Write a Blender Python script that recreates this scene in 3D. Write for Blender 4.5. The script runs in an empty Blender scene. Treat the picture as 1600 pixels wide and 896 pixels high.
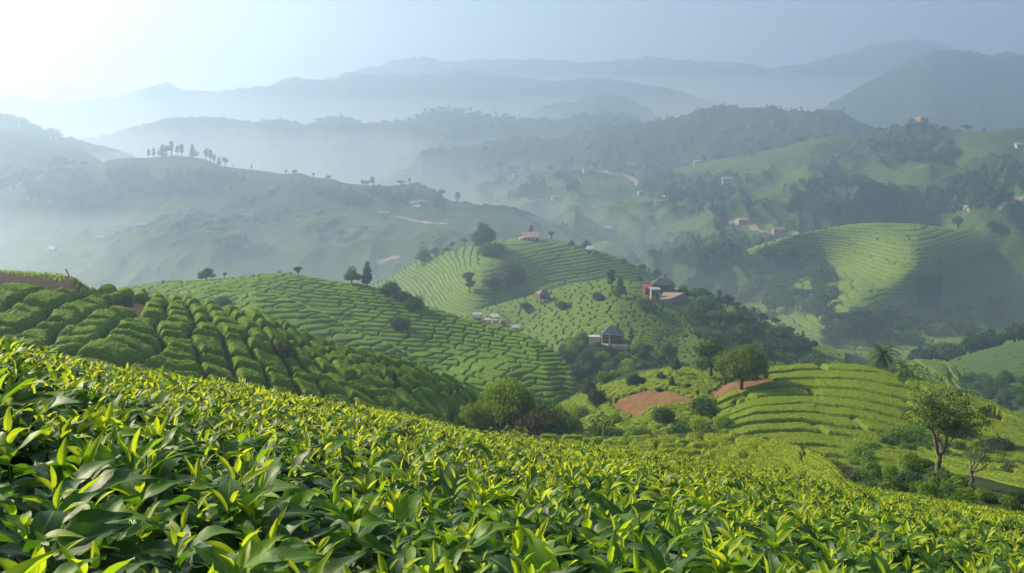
import bpy, math, random
import numpy as np
from mathutils import Matrix, Vector

SC = bpy.context.scene
COL = SC.collection
R = math.radians
# ------------------------------------------------------------------ camera, light, exposure
F = 1386.0            # focal length in photograph pixels (photo 1600 x 896)
HY = 190.0            # row of the true horizon
cam_d = bpy.data.cameras.new('camera')
cam_d.sensor_width = 36.0
cam_d.lens = 36.0 * F / 1600.0
cam_d.shift_y = -(448.0 - HY) / 1600.0
cam_d.clip_start = 0.05
cam_d.clip_end = 20000.0
cam = bpy.data.objects.new('camera', cam_d)
cam.rotation_euler = (R(90), 0, 0)
COL.objects.link(cam)
SC.camera = cam

SUN_AZ = -60.0        # degrees left of the viewing direction
SUN_EL = 32.0
world = bpy.data.worlds.new('World')
SC.world = world
world.use_nodes = True
wn = world.node_tree
sky = wn.nodes.new('ShaderNodeTexSky')
sky.sky_type = 'NISHITA'
sky.sun_disc = False
sky.sun_elevation = R(SUN_EL)
sky.sun_rotation = R(SUN_AZ)
sky.air_density = 1.0
sky.dust_density = 1.6
sky.ozone_density = 2.0
bg = wn.nodes['Background']
wn.links.new(sky.outputs[0], bg.inputs[0])
bg.inputs[1].default_value = 0.062

sd = bpy.data.lights.new('sun', 'SUN')
sd.energy = 5.0
sd.angle = R(0.6)
sd.color = (1.0, 0.87, 0.64)
sun = bpy.data.objects.new('sun', sd)
# vector towards the sun
sv = Vector((math.sin(R(SUN_AZ)) * math.cos(R(SUN_EL)), math.cos(R(SUN_AZ)) * math.cos(R(SUN_EL)), math.sin(R(SUN_EL))))
sun.rotation_euler = sv.to_track_quat('Z', 'Y').to_euler()
COL.objects.link(sun)

SC.view_settings.view_transform = 'Standard'
SC.view_settings.look = 'None'
SC.view_settings.gamma = 1.0
SC.view_settings.exposure = 0.90
SC.cycles.use_denoising = True
SC.cycles.max_bounces = 7
SC.cycles.diffuse_bounces = 3
SC.cycles.glossy_bounces = 2
SC.cycles.transmission_bounces = 4
SC.cycles.volume_bounces = 2
SC.cycles.sample_clamp_indirect = 6.0
SC.cycles.use_adaptive_sampling = True
SC.cycles.adaptive_threshold = 0.02

HAZE_DENSITY = 0.00074
HAZE_COLOR = (0.575, 0.75, 0.98, 1.0)
MIST_DENSITY = 0.0023
MIST_COLOR = (0.90, 0.94, 0.97, 1.0)
HAZE_ANISO = 0.57
HAZE_TOP = 300.0

# ------------------------------------------------------------------ helpers
def link(o, parent=None, kind=None, label=None, cat=None, group=None):
    COL.objects.link(o)
    if parent is not None:
        o.parent = parent
    tag(o, kind, label, cat, group)
    return o

def tag(o, kind=None, label=None, cat=None, group=None):
    if kind: o['kind'] = kind
    if label: o['label'] = label
    if cat: o['category'] = cat
    if group: o['group'] = group

def np_mesh(name, V, Fc, mats=(), smooth=False, attrs=None, uv=None, mat_idx=None):
    """mesh from a vertex array and an (n,4) or (n,3) face array (or a list of such)"""
    V = np.ascontiguousarray(V, dtype=np.float32)
    faces = Fc if isinstance(Fc, (list, tuple)) else [Fc]
    faces = [np.ascontiguousarray(f, dtype=np.int32) for f in faces if len(f)]
    me = bpy.data.meshes.new(name)
    me.vertices.add(len(V))
    me.vertices.foreach_set('co', V.ravel())
    nl = sum(f.size for f in faces)
    npoly = sum(len(f) for f in faces)
    me.loops.add(nl)
    me.polygons.add(npoly)
    if npoly:
        me.loops.foreach_set('vertex_index', np.concatenate([f.ravel() for f in faces]))
        sizes = np.concatenate([np.full(len(f), f.shape[1], np.int32) for f in faces])
        starts = np.zeros(npoly, np.int32); starts[1:] = np.cumsum(sizes)[:-1]
        me.polygons.foreach_set('loop_start', starts)
        me.polygons.foreach_set('use_smooth', np.full(npoly, bool(smooth)))
        if mat_idx is not None:
            me.polygons.foreach_set('material_index', np.ascontiguousarray(mat_idx, np.int32))
    for m in mats:
        me.materials.append(m)
    for k, a in (attrs or {}).items():
        at = me.attributes.new(k, 'FLOAT', 'POINT')
        at.data.foreach_set('value', np.ascontiguousarray(a, np.float32).ravel())
    if uv is not None and npoly:
        l = me.uv_layers.new(name='UVMap')
        vi = np.concatenate([f.ravel() for f in faces])
        l.data.foreach_set('uv', np.ascontiguousarray(uv[vi], np.float32).ravel())
    me.update(calc_edges=True)
    return me

def obj(name, me, parent=None, kind=None, label=None, cat=None, group=None, loc=None):
    o = bpy.data.objects.new(name, me)
    if loc is not None: o.location = loc
    return link(o, parent, kind, label, cat, group)

def _hash(ix, iy, seed):
    h = (ix.astype(np.int64) * 374761393 + iy.astype(np.int64) * 668265263 + seed * 1442695041) & 0xffffffff
    h = ((h ^ (h >> 13)) * 1274126177) & 0xffffffff
    h = ((h ^ (h >> 16)) * 2246822519) & 0xffffffff
    return ((h ^ (h >> 15)) & 0xffffff) / float(0xffffff)

def vnoise(x, y, seed=0):
    x0 = np.floor(x); y0 = np.floor(y)
    fx = x - x0; fy = y - y0
    fx = fx * fx * fx * (fx * (fx * 6 - 15) + 10); fy = fy * fy * fy * (fy * (fy * 6 - 15) + 10)
    a = _hash(x0, y0, seed); b = _hash(x0 + 1, y0, seed)
    c = _hash(x0, y0 + 1, seed); d = _hash(x0 + 1, y0 + 1, seed)
    return (a * (1 - fx) + b * fx) * (1 - fy) + (c * (1 - fx) + d * fx) * fy

def fbm(x, y, oct=4, seed=0, gain=0.5):
    s = 0.0; a = 1.0; t = 0.0
    for i in range(oct):
        c, sn = math.cos(0.6 * i), math.sin(0.6 * i)
        s = s + a * (vnoise((x * c - y * sn) * 2 ** i + 17.3 * i, (x * sn + y * c) * 2 ** i - 9.1 * i, seed + i) * 2 - 1)
        t += a; a *= gain
    return s / t

def worley(x, y, seed=0):
    x0 = np.floor(x); y0 = np.floor(y); best = np.full(np.shape(x), 9.0); idr = np.zeros(np.shape(x))
    for i in (-1, 0, 1):
        for j in (-1, 0, 1):
            cx, cy = x0 + i, y0 + j
            d = (cx + _hash(cx, cy, seed) - x) ** 2 + (cy + _hash(cx, cy, seed + 7) - y) ** 2
            m = d < best; best = np.where(m, d, best); idr = np.where(m, _hash(cx, cy, seed + 13), idr)
    return np.sqrt(best), idr

def sstep(a, b, x):
    t = np.clip((x - a) / (b - a), 0, 1)
    return t * t * (3 - 2 * t)

def inpoly(px, py, poly):
    r = np.zeros(np.shape(px), bool)
    n = len(poly)
    for i in range(n):
        x1, y1 = poly[i]; x2, y2 = poly[(i + 1) % n]
        if y1 == y2: continue
        c = ((y1 > py) != (y2 > py)) & (px < (x2 - x1) * (py - y1) / (y2 - y1) + x1)
        r ^= c
    return r

def gauss_smooth(a, sig):
    if sig <= 0.3: return a
    n = int(3 * sig) + 1
    k = np.exp(-0.5 * (np.arange(-n, n + 1) / sig) ** 2); k /= k.sum()
    # odd (linear) extension at the ends keeps slopes
    left = 2 * a[0] - a[1:n + 1][::-1]; right = 2 * a[-1] - a[-n - 1:-1][::-1]
    return np.convolve(np.concatenate([left, a, right]), k, 'valid')

def proj(x, y, z):
    return 800 + F * x / y, HY - F * z / y

def pchip(T, A, t):
    """monotone cubic through rows A[k, :] at knots T[k], evaluated at t[j] -> (len t, ncols)"""
    h = np.diff(T)[:, None]; d = np.diff(A, axis=0) / h
    m = np.zeros_like(A)
    m[0] = d[0]; m[-1] = d[-1]
    if len(T) > 2:
        w1 = 2 * h[1:] + h[:-1]; w2 = h[1:] + 2 * h[:-1]
        same = (d[:-1] * d[1:]) > 0
        with np.errstate(divide='ignore', invalid='ignore'):
            hm = (w1 + w2) / (w1 / d[:-1] + w2 / d[1:])
        m[1:-1] = np.where(same, hm, 0)
    k = np.clip(np.searchsorted(T, t, 'right') - 1, 0, len(T) - 2)
    s = ((t - T[k]) / (T[k + 1] - T[k]))[:, None]; hh = (T[k + 1] - T[k])[:, None]
    return ((1 + 2 * s) * (1 - s) ** 2 * A[k] + s * (1 - s) ** 2 * hh * m[k]
            + s * s * (3 - 2 * s) * A[k + 1] + s * s * (s - 1) * hh * m[k + 1])

# ------------------------------------------------------------------ materials
def new_mat(name):
    m = bpy.data.materials.new(name); m.use_nodes = True
    nt = m.node_tree
    for n in list(nt.nodes): nt.nodes.remove(n)
    out = nt.nodes.new('ShaderNodeOutputMaterial')
    return m, nt, out

def N(nt, typ, **kw):
    n = nt.nodes.new(typ)
    for k, v in kw.items():
        if k.startswith('i_'):
            key = k[2:]
            key = int(key) if key.isdigit() else key.replace('_', ' ')
            n.inputs[key].default_value = v
        else:
            setattr(n, k, v)
    return n

def noise(nt, scale, detail=3, rough=0.55, obj=True, vec=None):
    n = N(nt, 'ShaderNodeTexNoise'); n.inputs['Scale'].default_value = scale
    n.inputs['Detail'].default_value = detail; n.inputs['Roughness'].default_value = rough
    if vec is None:
        tc = N(nt, 'ShaderNodeTexCoord'); vec = tc.outputs['Object']
    nt.links.new(vec, n.inputs['Vector'])
    return n.outputs['Fac']

def ramp(nt, fac, stops):
    r = N(nt, 'ShaderNodeValToRGB')
    e = r.color_ramp.elements
    while len(e) > 1: e.remove(e[-1])
    e[0].position = stops[0][0]; e[0].color = (*stops[0][1], 1)
    for p, c in stops[1:]:
        x = e.new(p); x.color = (*c, 1)
    nt.links.new(fac, r.inputs[0])
    return r.outputs[0]

def mixc(nt, fac, a, b):
    m = N(nt, 'ShaderNodeMix', data_type='RGBA')
    if isinstance(fac, float): m.inputs[0].default_value = fac
    else: nt.links.new(fac, m.inputs[0])
    for i, c in ((6, a), (7, b)):
        if isinstance(c, tuple): m.inputs[i].default_value = (*c, 1)
        else: nt.links.new(c, m.inputs[i])
    return m.outputs[2]

def attr(nt, name):
    return N(nt, 'ShaderNodeAttribute', attribute_name=name).outputs['Fac']

def objrand(nt):
    return N(nt, 'ShaderNodeObjectInfo').outputs['Random']

def leafy(nt, out, col, transl=0.35, rough=0.55, spec=0.25, bump=None, tcol=None):
    """diffuse + translucent foliage shader"""
    p = N(nt, 'ShaderNodeBsdfPrincipled')
    nt.links.new(col, p.inputs['Base Color'])
    p.inputs['Roughness'].default_value = rough
    p.inputs['Specular IOR Level'].default_value = spec
    if bump is not None: nt.links.new(bump, p.inputs['Normal'])
    if transl > 0:
        t = N(nt, 'ShaderNodeBsdfTranslucent'); nt.links.new(tcol if tcol is not None else col, t.inputs[0])
        mx = N(nt, 'ShaderNodeMixShader'); mx.inputs[0].default_value = transl
        nt.links.new(p.outputs[0], mx.inputs[1]); nt.links.new(t.outputs[0], mx.inputs[2])
        nt.links.new(mx.outputs[0], out.inputs[0])
    else:
        nt.links.new(p.outputs[0], out.inputs[0])
    return p

def bump(nt, h, strength, dist):
    b = N(nt, 'ShaderNodeBump'); b.inputs['Strength'].default_value = strength
    b.inputs['Distance'].default_value = dist
    nt.links.new(h, b.inputs['Height'])
    return b.outputs[0]

SOIL = (0.20, 0.115, 0.065)
def terrain_mat(name, dark, mid, lite, big, small, soil=(0.22, 0.112, 0.048), bumps=(0.6, 2.0), terr=None):
    """rough hill ground: scrub and grass tones, plus a 'soil' attribute for bare earth"""
    m, nt, out = new_mat(name)
    n1 = noise(nt, big, 5, 0.6); n2 = noise(nt, small, 4, 0.65)
    c1 = ramp(nt, n1, [(0.36, dark), (0.5, mid), (0.66, lite)])
    c2 = ramp(nt, n2, [(0.3, tuple(0.55 * v for v in mid)), (0.7, lite)])
    c = mixc(nt, 0.45, c1, c2)
    def mth(op, a, b=None, cc=None):
        x = N(nt, 'ShaderNodeMath', operation=op)
        for i, v in enumerate((a, b, cc)):
            if v is None: continue
            if isinstance(v, (int, float)): x.inputs[i].default_value = v
            else: nt.links.new(v, x.inputs[i])
        return x.outputs[0]
    if terr:                                  # plots and contour rows of far tea gardens
        tc = N(nt, 'ShaderNodeTexCoord'); sp = N(nt, 'ShaderNodeSeparateXYZ'); nt.links.new(tc.outputs['Object'], sp.inputs[0])
        vo = N(nt, 'ShaderNodeTexVoronoi'); vo.inputs['Scale'].default_value = 1 / terr[1]; nt.links.new(tc.outputs['Object'], vo.inputs['Vector'])
        sx = N(nt, 'ShaderNodeSeparateXYZ'); nt.links.new(vo.outputs['Color'], sx.inputs[0])
        c = mixc(nt, mth('MULTIPLY', sx.outputs[0], 0.55), c, tuple(0.55 * v for v in mid))
        c = mixc(nt, mth('MULTIPLY', sx.outputs[1], 0.45), c, tuple(1.25 * v for v in lite))
        w = mth('SINE', mth('MULTIPLY_ADD', noise(nt, 0.03, 3), 9.0, mth('MULTIPLY', sp.outputs[2], 6.283 / terr[0])))
        c = mixc(nt, ramp(nt, w, [(0.25, (0, 0, 0)), (0.9, (0.35, 0.35, 0.35))]), c, tuple(0.35 * v for v in mid))
    fo = mixc(nt, noise(nt, small * 2.5, 3), (0.012, 0.028, 0.012), (0.05, 0.085, 0.025))
    c = mixc(nt, attr(nt, 'forest'), c, fo)
    s1 = noise(nt, small * 1.1, 5, 0.7); s2 = noise(nt, small * 6, 4, 0.7)
    sc_ = ramp(nt, s1, [(0.3, tuple(0.55 * v for v in soil)), (0.5, soil), (0.7, tuple(1.3 * v for v in soil))])
    sc_ = mixc(nt, ramp(nt, s2, [(0.52, (0, 0, 0)), (0.62, (0.9, 0.9, 0.9))]), sc_, tuple(0.8 * a + 0.25 * b for a, b in zip(mid, soil)))
    c = mixc(nt, attr(nt, 'soil'), c, sc_)
    p = leafy(nt, out, c, 0.0, 0.9, 0.1, bump(nt, n2, *bumps))
    return m

def tea_mat(name, dark, mid, lite, scale, transl=0.15, bumpd=0.1, patch=0.08):
    m, nt, out = new_mat(name)
    n2 = noise(nt, scale, 4, 0.7)
    n1 = noise(nt, patch, 3, 0.5)
    c = ramp(nt, n2, [(0.32, dark), (0.5, mid), (0.68, lite)])
    c = mixc(nt, n1, c, mixc(nt, 0.5, c, mid))
    # colour darkened low on the bush flanks, fresh leaf on the plucked table
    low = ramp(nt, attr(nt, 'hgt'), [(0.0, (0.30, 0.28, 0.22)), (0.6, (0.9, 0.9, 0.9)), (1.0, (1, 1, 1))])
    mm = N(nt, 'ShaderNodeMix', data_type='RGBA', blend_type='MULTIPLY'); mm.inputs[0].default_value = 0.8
    nt.links.new(c, mm.inputs[6]); nt.links.new(low, mm.inputs[7])  # darker towards the foot of the bush
    leafy(nt, out, mm.outputs[2], transl, 0.75, 0.15, bump(nt, n2, 0.9, bumpd))
    return m

M = {}
M['hill_scrub'] = terrain_mat('hill_scrub', (0.014, 0.032, 0.010), (0.036, 0.066, 0.014), (0.10, 0.15, 0.024), 0.013, 0.12, terr=(3.2, 55))
M['hill_near'] = terrain_mat('hill_near', (0.018, 0.028, 0.010), (0.032, 0.048, 0.014), (0.065, 0.095, 0.022), 0.06, 0.9, bumps=(0.7, 0.3))
M['hill_earth'] = terrain_mat('hill_earth', (0.05, 0.045, 0.022), (0.08, 0.062, 0.032), (0.10, 0.09, 0.035), 0.2, 1.6, soil=(0.060, 0.040, 0.027), bumps=(0.7, 0.2))
M['hill_haze'] = terrain_mat('hill_haze', (0.018, 0.042, 0.012), (0.036, 0.066, 0.016), (0.062, 0.10, 0.02), 0.008, 0.12, terr=(3.2, 70))
M['mountain'] = terrain_mat('mountain', (0.02, 0.04, 0.025), (0.035, 0.06, 0.03), (0.05, 0.08, 0.035), 0.004, 0.03, bumps=(0.4, 6))
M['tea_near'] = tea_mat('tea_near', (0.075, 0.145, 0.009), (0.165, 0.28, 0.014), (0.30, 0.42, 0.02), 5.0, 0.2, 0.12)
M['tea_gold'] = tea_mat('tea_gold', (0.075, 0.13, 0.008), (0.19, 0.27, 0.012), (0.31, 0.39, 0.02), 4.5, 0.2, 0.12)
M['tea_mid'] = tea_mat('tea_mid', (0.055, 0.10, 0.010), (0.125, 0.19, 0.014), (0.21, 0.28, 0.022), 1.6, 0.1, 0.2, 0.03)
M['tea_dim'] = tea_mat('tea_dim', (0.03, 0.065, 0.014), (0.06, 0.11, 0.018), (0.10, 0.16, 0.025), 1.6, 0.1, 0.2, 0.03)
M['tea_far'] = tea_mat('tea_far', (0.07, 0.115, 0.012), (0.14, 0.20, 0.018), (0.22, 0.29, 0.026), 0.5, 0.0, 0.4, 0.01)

# ------------------------------------------------------------------ hills
HILLS = {}
class Hill:
    """a hillside lofted through contour rows. Each row is a list of (column, row, depth in metres); rows run from
    the foot nearest the viewer up to the crest, the far side is added behind."""
    def __init__(s, name, rows, px0=-260, px1=1860, sig=10, csig=4, relief=0.0, rscale=60.0, seed=1, back=0.35, backlen=0.14, res=2.0, crest_noise=0.0, gully=0.0, drop=0.0, canopy=None):
        s.canopy = canopy
        s.name = name; s.px0, s.px1 = px0, px1
        s.relief, s.rscale, s.seed, s.res, s.gully = relief, rscale, seed, res, gully
        P = np.arange(px0, px1 + 1.0)
        Y = []; Z = []
        for k, row in enumerate(rows):
            a = np.array(row, float)
            sg = csig if k == len(rows) - 1 else sig
            py = gauss_smooth(np.interp(P, a[:, 0], a[:, 1]), sg)
            y = gauss_smooth(np.interp(P, a[:, 0], a[:, 2]), sig * 1.6)
            if k == len(rows) - 1 and crest_noise:
                py = py + crest_noise * fbm(P / 26.0, P * 0 + seed, 4, seed, 0.6)
            Y.append(y); Z.append(-(py - HY) / F * y - drop)
        yc, zc = Y[-1], Z[-1]
        L = np.median(yc) * backlen + 4
        s.kc = len(Y) - 1
        Y.append(yc + L * 0.35); Z.append(zc - L * 0.35 * back * 0.55)
        Y.append(yc + L); Z.append(zc - L * back)
        # foot carried on below the first row
        y0, z0 = Y[0], Z[0]
        Y.insert(0, y0 - L * 0.5); Z.insert(0, z0 - L * 0.22); s.kc += 1
        s.P, s.Y, s.Z = P, np.array(Y), np.array(Z)
        seg = np.array([np.median(np.hypot(np.diff(s.Y, axis=0)[i], np.diff(s.Z, axis=0)[i])) for i in range(len(Y) - 1)])
        s.T = np.concatenate([[0], np.cumsum(np.maximum(seg, 0.5))])
        HILLS[name] = s
    def grid(s, dpx, res, px0=None, px1=None, t0=None, t1=None):
        px0 = s.px0 if px0 is None else px0; px1 = s.px1 if px1 is None else px1
        t0 = 0 if t0 is None else t0; t1 = s.T[-1] if t1 is None else t1
        cols = np.arange(px0, px1 + dpx * 0.5, dpx, dtype=float)
        cols = np.clip(cols, s.px0, s.px1)
        t = np.linspace(t0, t1, max(4, int((t1 - t0) / res)))
        Yg = pchip(s.T, s.Y, t); Zg = pchip(s.T, s.Z, t)
        i = np.clip((cols - s.px0).astype(int), 0, len(s.P) - 2); f = cols - s.P[i]
        Yc = Yg[:, i] * (1 - f) + Yg[:, i + 1] * f
        Zc = Zg[:, i] * (1 - f) + Zg[:, i + 1] * f
        Xc = (cols[None, :] - 800) / F * Yc
        if s.relief:
            tc = s.T[s.kc]
            w = sstep(tc * 1.0, tc * 0.55, t)[:, None] * 1.0 + sstep(tc * 1.05, s.T[-1], t)[:, None]
            n = fbm(Xc / s.rscale, Yc / s.rscale, 4, s.seed, 0.5)
            if s.gully:
                g = 1 - np.abs(fbm(Xc / (s.rscale * 0.7) + 5.1, Yc / (s.rscale * 1.8), 3, s.seed + 31, 0.5)) * 2.2
                n = n + s.gully * (g - 0.5)
            Zc = Zc + s.relief * n * w
        s.forest = np.zeros_like(Xc)
        if s.canopy:
            size, amp, thr, polys = s.canopy
            fm = sstep(thr, thr + 0.12, fbm(Xc / (size * 9), Yc / (size * 9), 4, s.seed + 50, 0.6))
            if polys:
                pm_ = soil_mask(cols, Xc, Yc, Zc, polys, 14, s.seed)
                fm = np.maximum(fm * 0.0, np.maximum(fm * (thr < 0.9), pm_ * sstep(-0.35, -0.1, fbm(Xc / (size * 2), Yc / (size * 2), 3, s.seed + 3))))
            d, ih = worley(Xc / size + 0.3 * fbm(Xc / size, Yc / size, 2, 4), Yc / size, s.seed)
            Zc = Zc + fm * amp * (0.45 + 0.9 * ih) * np.sqrt(np.clip(1.05 - d ** 2 * 1.5, 0, 1))
            s.forest = fm
        return cols, t, Xc, Yc, Zc
    def cache(s):
        if not hasattr(s, '_c'):
            s._c = s.grid(2.0, max(s.res * 0.5, 0.25))
        return s._c
    def column(s, px):
        cols, t, X, Y, Z = s.cache()
        j = int(np.clip(round((px - cols[0]) / 2.0), 0, len(cols) - 1))
        return Y[:, j], Z[:, j]
    def at(s, px, py):
        """the first point of the hillside seen at a pixel (or the crest when the pixel is above it)"""
        Y, Z = s.column(px)
        q = HY - F * Z / Y
        for k in range(1, len(q)):
            if q[k] <= py <= q[k - 1] or (q[k] <= py and k == 1):
                a = 0 if q[k] == q[k - 1] else (py - q[k - 1]) / (q[k] - q[k - 1])
                a = min(max(a, 0), 1)
                y = Y[k - 1] + a * (Y[k] - Y[k - 1]); z = Z[k - 1] + a * (Z[k] - Z[k - 1])
                return Vector(((px - 800) / F * y, y, z))
        k = int(np.argmin(q))
        return Vector(((px - 800) / F * Y[k], Y[k], Z[k]))
    def depth(s, px, y):
        Y, Z = s.column(px)
        z = float(np.interp(y, Y, Z))
        return Vector(((px - 800) / F * y, y, z))

def grid_faces(nr, nc, keep=None):
    i = np.arange(nr * nc).reshape(nr, nc)
    f = np.stack([i[:-1, :-1], i[:-1, 1:], i[1:, 1:], i[1:, :-1]], -1).reshape(-1, 4)
    if keep is not None: f = f[keep.reshape(-1)]
    return f

def compact(V, f, attrs=None):
    used = np.unique(f); mp = np.full(len(V), -1); mp[used] = np.arange(len(used))
    return V[used], mp[f], {k: a[used] for k, a in (attrs or {}).items()}

def soil_mask(cols, X, Y, Z, polys, wob=4.0, seed=3):
    if not polys: return np.zeros_like(X)
    px, py = proj(X, Y, Z)
    d = wob * (fbm(X * 0.7, Y * 0.7, 3, seed) + 0.7 * fbm(X * 3.1, Y * 3.1, 2, seed + 2)); e = wob * 0.5 * fbm(X * 0.7, Y * 0.7, 3, seed + 9)
    r = np.zeros_like(X)
    for p in polys: r = np.maximum(r, inpoly(px + d, py + e, p).astype(float))
    return r

def build_ground(name, h, mat, dpx=6.0, res=None, polys=(), label=None, sink=0.0, wob=4.0):
    cols, t, X, Y, Z = h.grid(dpx, res or h.res)
    nr, nc = X.shape
    fr = h.forest
    s = soil_mask(cols, X, Y, Z, polys, wob)
    V = np.stack([X, Y, Z - sink], -1).reshape(-1, 3)
    me = np_mesh(name, V, grid_faces(nr, nc), [mat], True, {'soil': s, 'forest': fr})
    o = obj(name, me, kind='structure')
    if label: o['label'] = label
    return o

def build_tea(name, h, mat, label, phi, w, psi, L, H=0.9, gap=0.35, gap2=0.3, edge=0.6, dpx=2.0, res=0.12,
              warp=0.25, wscale=8.0, rough=0.08, rsc=0.35, soil=(), region=None, px0=None, px1=None, seed=5, back=0.1, cutp=1.0, t0=0.0):
    """clipped tea hedges: rows along the level lines of phi (metres), cut into bushes along psi"""
    cols, t, X, Y, Z = h.grid(dpx, res, px0, px1, t0=t0, t1=h.T[h.kc] + (h.T[-1] - h.T[h.kc]) * back)
    nr, nc = X.shape
    wx = fbm(X / wscale, Y / wscale, 3, seed) * warp; wy = fbm(X / wscale + 40, Y / wscale, 3, seed + 5) * warp
    Tt = np.broadcast_to(t[:, None], X.shape)
    wx = wx + 0.16 * fbm(X / (1.6 * w), Y / (1.6 * w), 2, seed + 21); wy = wy + 0.2 * fbm(X / (1.6 * w) + 9, Y / (1.6 * w), 2, seed + 22)
    p = phi(X, Y, Z, Tt) / w + wx
    q = psi(X, Y, Z, Tt) / L + wy
    gy, gx = np.gradient(p)
    dX1, dY1, dZ1 = [np.gradient(a, axis=1) for a in (X, Y, Z)]; dX0, dY0, dZ0 = [np.gradient(a, axis=0) for a in (X, Y, Z)]
    ls = np.sqrt(dX1 ** 2 + dY1 ** 2 + dZ1 ** 2) + 1e-6; lt = np.sqrt(dX0 ** 2 + dY0 ** 2 + dZ0 ** 2) + 1e-6
    g = np.sqrt((gx / ls) ** 2 + (gy / lt) ** 2) + 1e-4
    ip = np.floor(p); f = p - ip
    d1 = np.minimum(f, 1 - f) / g
    q2 = q + _hash(ip, ip * 0 + 3, seed) * 7.3
    g2y, g2x = np.gradient(q)
    g2 = np.sqrt((g2x / ls) ** 2 + (g2y / lt) ** 2) + 1e-4
    iq = np.floor(q2); f2 = q2 - iq
    jit = (_hash(ip, iq, seed + 1) - 0.5) * 0.6; jit2 = (_hash(ip, iq + 1, seed + 1) - 0.5) * 0.6
    da = (f2 - jit); db = (1 + jit2 - f2)
    da = np.where(_hash(ip, iq, seed + 2) < cutp, np.abs(da), 9.0); db = np.where(_hash(ip, iq + 1, seed + 2) < cutp, np.abs(db), 9.0)
    d2 = np.minimum(da, db) / g2
    n_e = 0.5 + 0.5 * fbm(X / 1.1, Y / 1.1, 3, seed + 8)
    gw = gap * (0.55 + 0.9 * n_e)
    d = np.minimum(d1 - gw / 2, d2 - gap2 * (0.5 + n_e) / 2)
    k = np.clip(d / edge, -0.3, 1)
    prof = np.where(k > 0, 1 - (1 - np.clip(k, 0, 1)) ** 2.4, k)
    var = 0.85 + 0.3 * _hash(ip, iq, seed + 4)
    hh = H * prof * var + rough * H * fbm(X / rsc, Y / rsc, 3, seed + 6, 0.7) * np.clip(k + 0.5, 0, 1)
    if soil:
        m = soil_mask(cols, X, Y, Z, soil)
        hh = np.where(m > 0.5, -0.3, hh)
    if region is not None:
        hh = np.where(region(X, Y, Z), hh, -0.3)
    keepv = hh > -0.02
    kf = keepv[:-1, :-1] | keepv[1:, :-1] | keepv[:-1, 1:] | keepv[1:, 1:]
    hh = np.maximum(hh, -0.15)
    V = np.stack([X, Y, Z + hh], -1).reshape(-1, 3)
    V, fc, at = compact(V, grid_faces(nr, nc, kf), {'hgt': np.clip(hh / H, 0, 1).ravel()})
    me = np_mesh(name, V, fc, [mat], True, at)
    o = obj(name, me, kind='stuff', label=label, cat='tea bushes')
    h.tea = (X, Y, Z, hh, H)
    return o

def row(*a): return list(a)
def depth_row(pts, ys):
    return [(p[0], p[1], y) for p, y in zip(pts, ys)]
def shifted(crest, dpy, mul):
    return [(p[0], p[1] + dpy, p[2] * mul) for p in crest]

# --- far mountains
L2 = [(-260,150,2900),(0,136,2900),(100,135,2900),(170,146,2900),(250,158,2900),(330,146,2900),(370,139,2900),(410,140,2900),(480,132,2900),(560,113,2900),
      (600,106,2900),(612,98,2900),(632,94,2900),(662,93,2900),(700,102,2900),(735,97,2900),(800,97,2900),(860,97,2900),(920,102,2900),(975,98,2900),(995,97,2900),
      (1009,89,2900),(1030,95,2900),(1100,99,2900),(1150,101,2900),(1205,111,2900),(1260,103,2900),(1320,87,2900),(1355,76,2900),(1400,69,2900),(1440,67,2900),
      (1480,73,2900),(1500,81,2900),(1560,96,2900),(1600,105,2900),(1860,120,2900)]
Hill('mountain_far', canopy=(26, 9, -2, None), rows=[shifted(L2, 190, 0.86), shifted(L2, 60, 0.95), L2], sig=6, csig=2.0, relief=26, rscale=130, seed=11, res=14, crest_noise=1.3)
L1 = [(-260,165,2350),(-60,165,2350),(0,158,2350),(20,153,2350),(50,158,2350),(82,166,2350),(130,159,2350),(180,158,2350),(203,152,2350),(215,145,2350),(240,139,2350),(260,132,2350),(275,139,2350),(290,147,2350),
      (345,147,2350),(380,142,2350),(420,138,2350),(440,130,2350),(462,124,2350),(490,129,2350),(530,127,2350),(540,118,2350),(560,116,2350),(575,121,2350),(650,121,2350),(700,119,2350),
      (718,113,2350),(750,115,2350),(780,121,2350),(850,131,2350),(900,129,2350),(925,126,2350),(990,133,2350),(1060,146,2350),(1120,165,2350),(1200,190,2350),(1860,230,2350)]
Hill('mountain_mid', canopy=(20, 8, -2, None), rows=[shifted(L1, 150, 0.84), shifted(L1, 50, 0.94), L1], sig=6, csig=2.0, relief=20, rscale=110, seed=12, res=12, crest_noise=1.2)
LM = [(800,260,1900),(1150,215,1900),(1230,197,1900),(1290,170,1900),(1330,147,1900),(1380,120,1900),(1430,97,1900),(1462,83,1900),(1480,85,1900),(1500,84,1900),
      (1520,86,1900),(1550,92,1900),(1572,88,1900),(1600,90,1900),(1700,80,1900),(1860,90,1900)]
Hill('mountain_right', canopy=(20, 7, -2, None), rows=[shifted(LM, 190, 0.8), shifted(LM, 60, 0.93), LM], px0=780, sig=6, csig=2.0, relief=22, rscale=120, seed=13, res=10, crest_noise=1.2)
L3 = [(700,225,2050),(800,198,2050),(830,180,2050),(850,170,2050),(900,162,2050),(930,151,2050),(960,152,2050),(985,160,2050),(1010,172,2050),(1030,190,2050),(1120,230,2050)]
Hill('mountain_small', canopy=(18, 7, -2, None), rows=[shifted(L3, 90, 0.88), shifted(L3, 30, 0.95), L3], px0=680, px1=1140, sig=5, csig=2, relief=12, rscale=90, seed=14, res=9, crest_noise=1.5)
RED1 = [(955,634),(975,620),(1010,611),(1050,612),(1066,620),(1090,625),(1075,632),(1030,636),(1010,645),(995,655),(975,648)]
RED2 = [(1105,618),(1130,600),(1200,592),(1215,598),(1180,610),(1150,622),(1120,630)]
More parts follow.
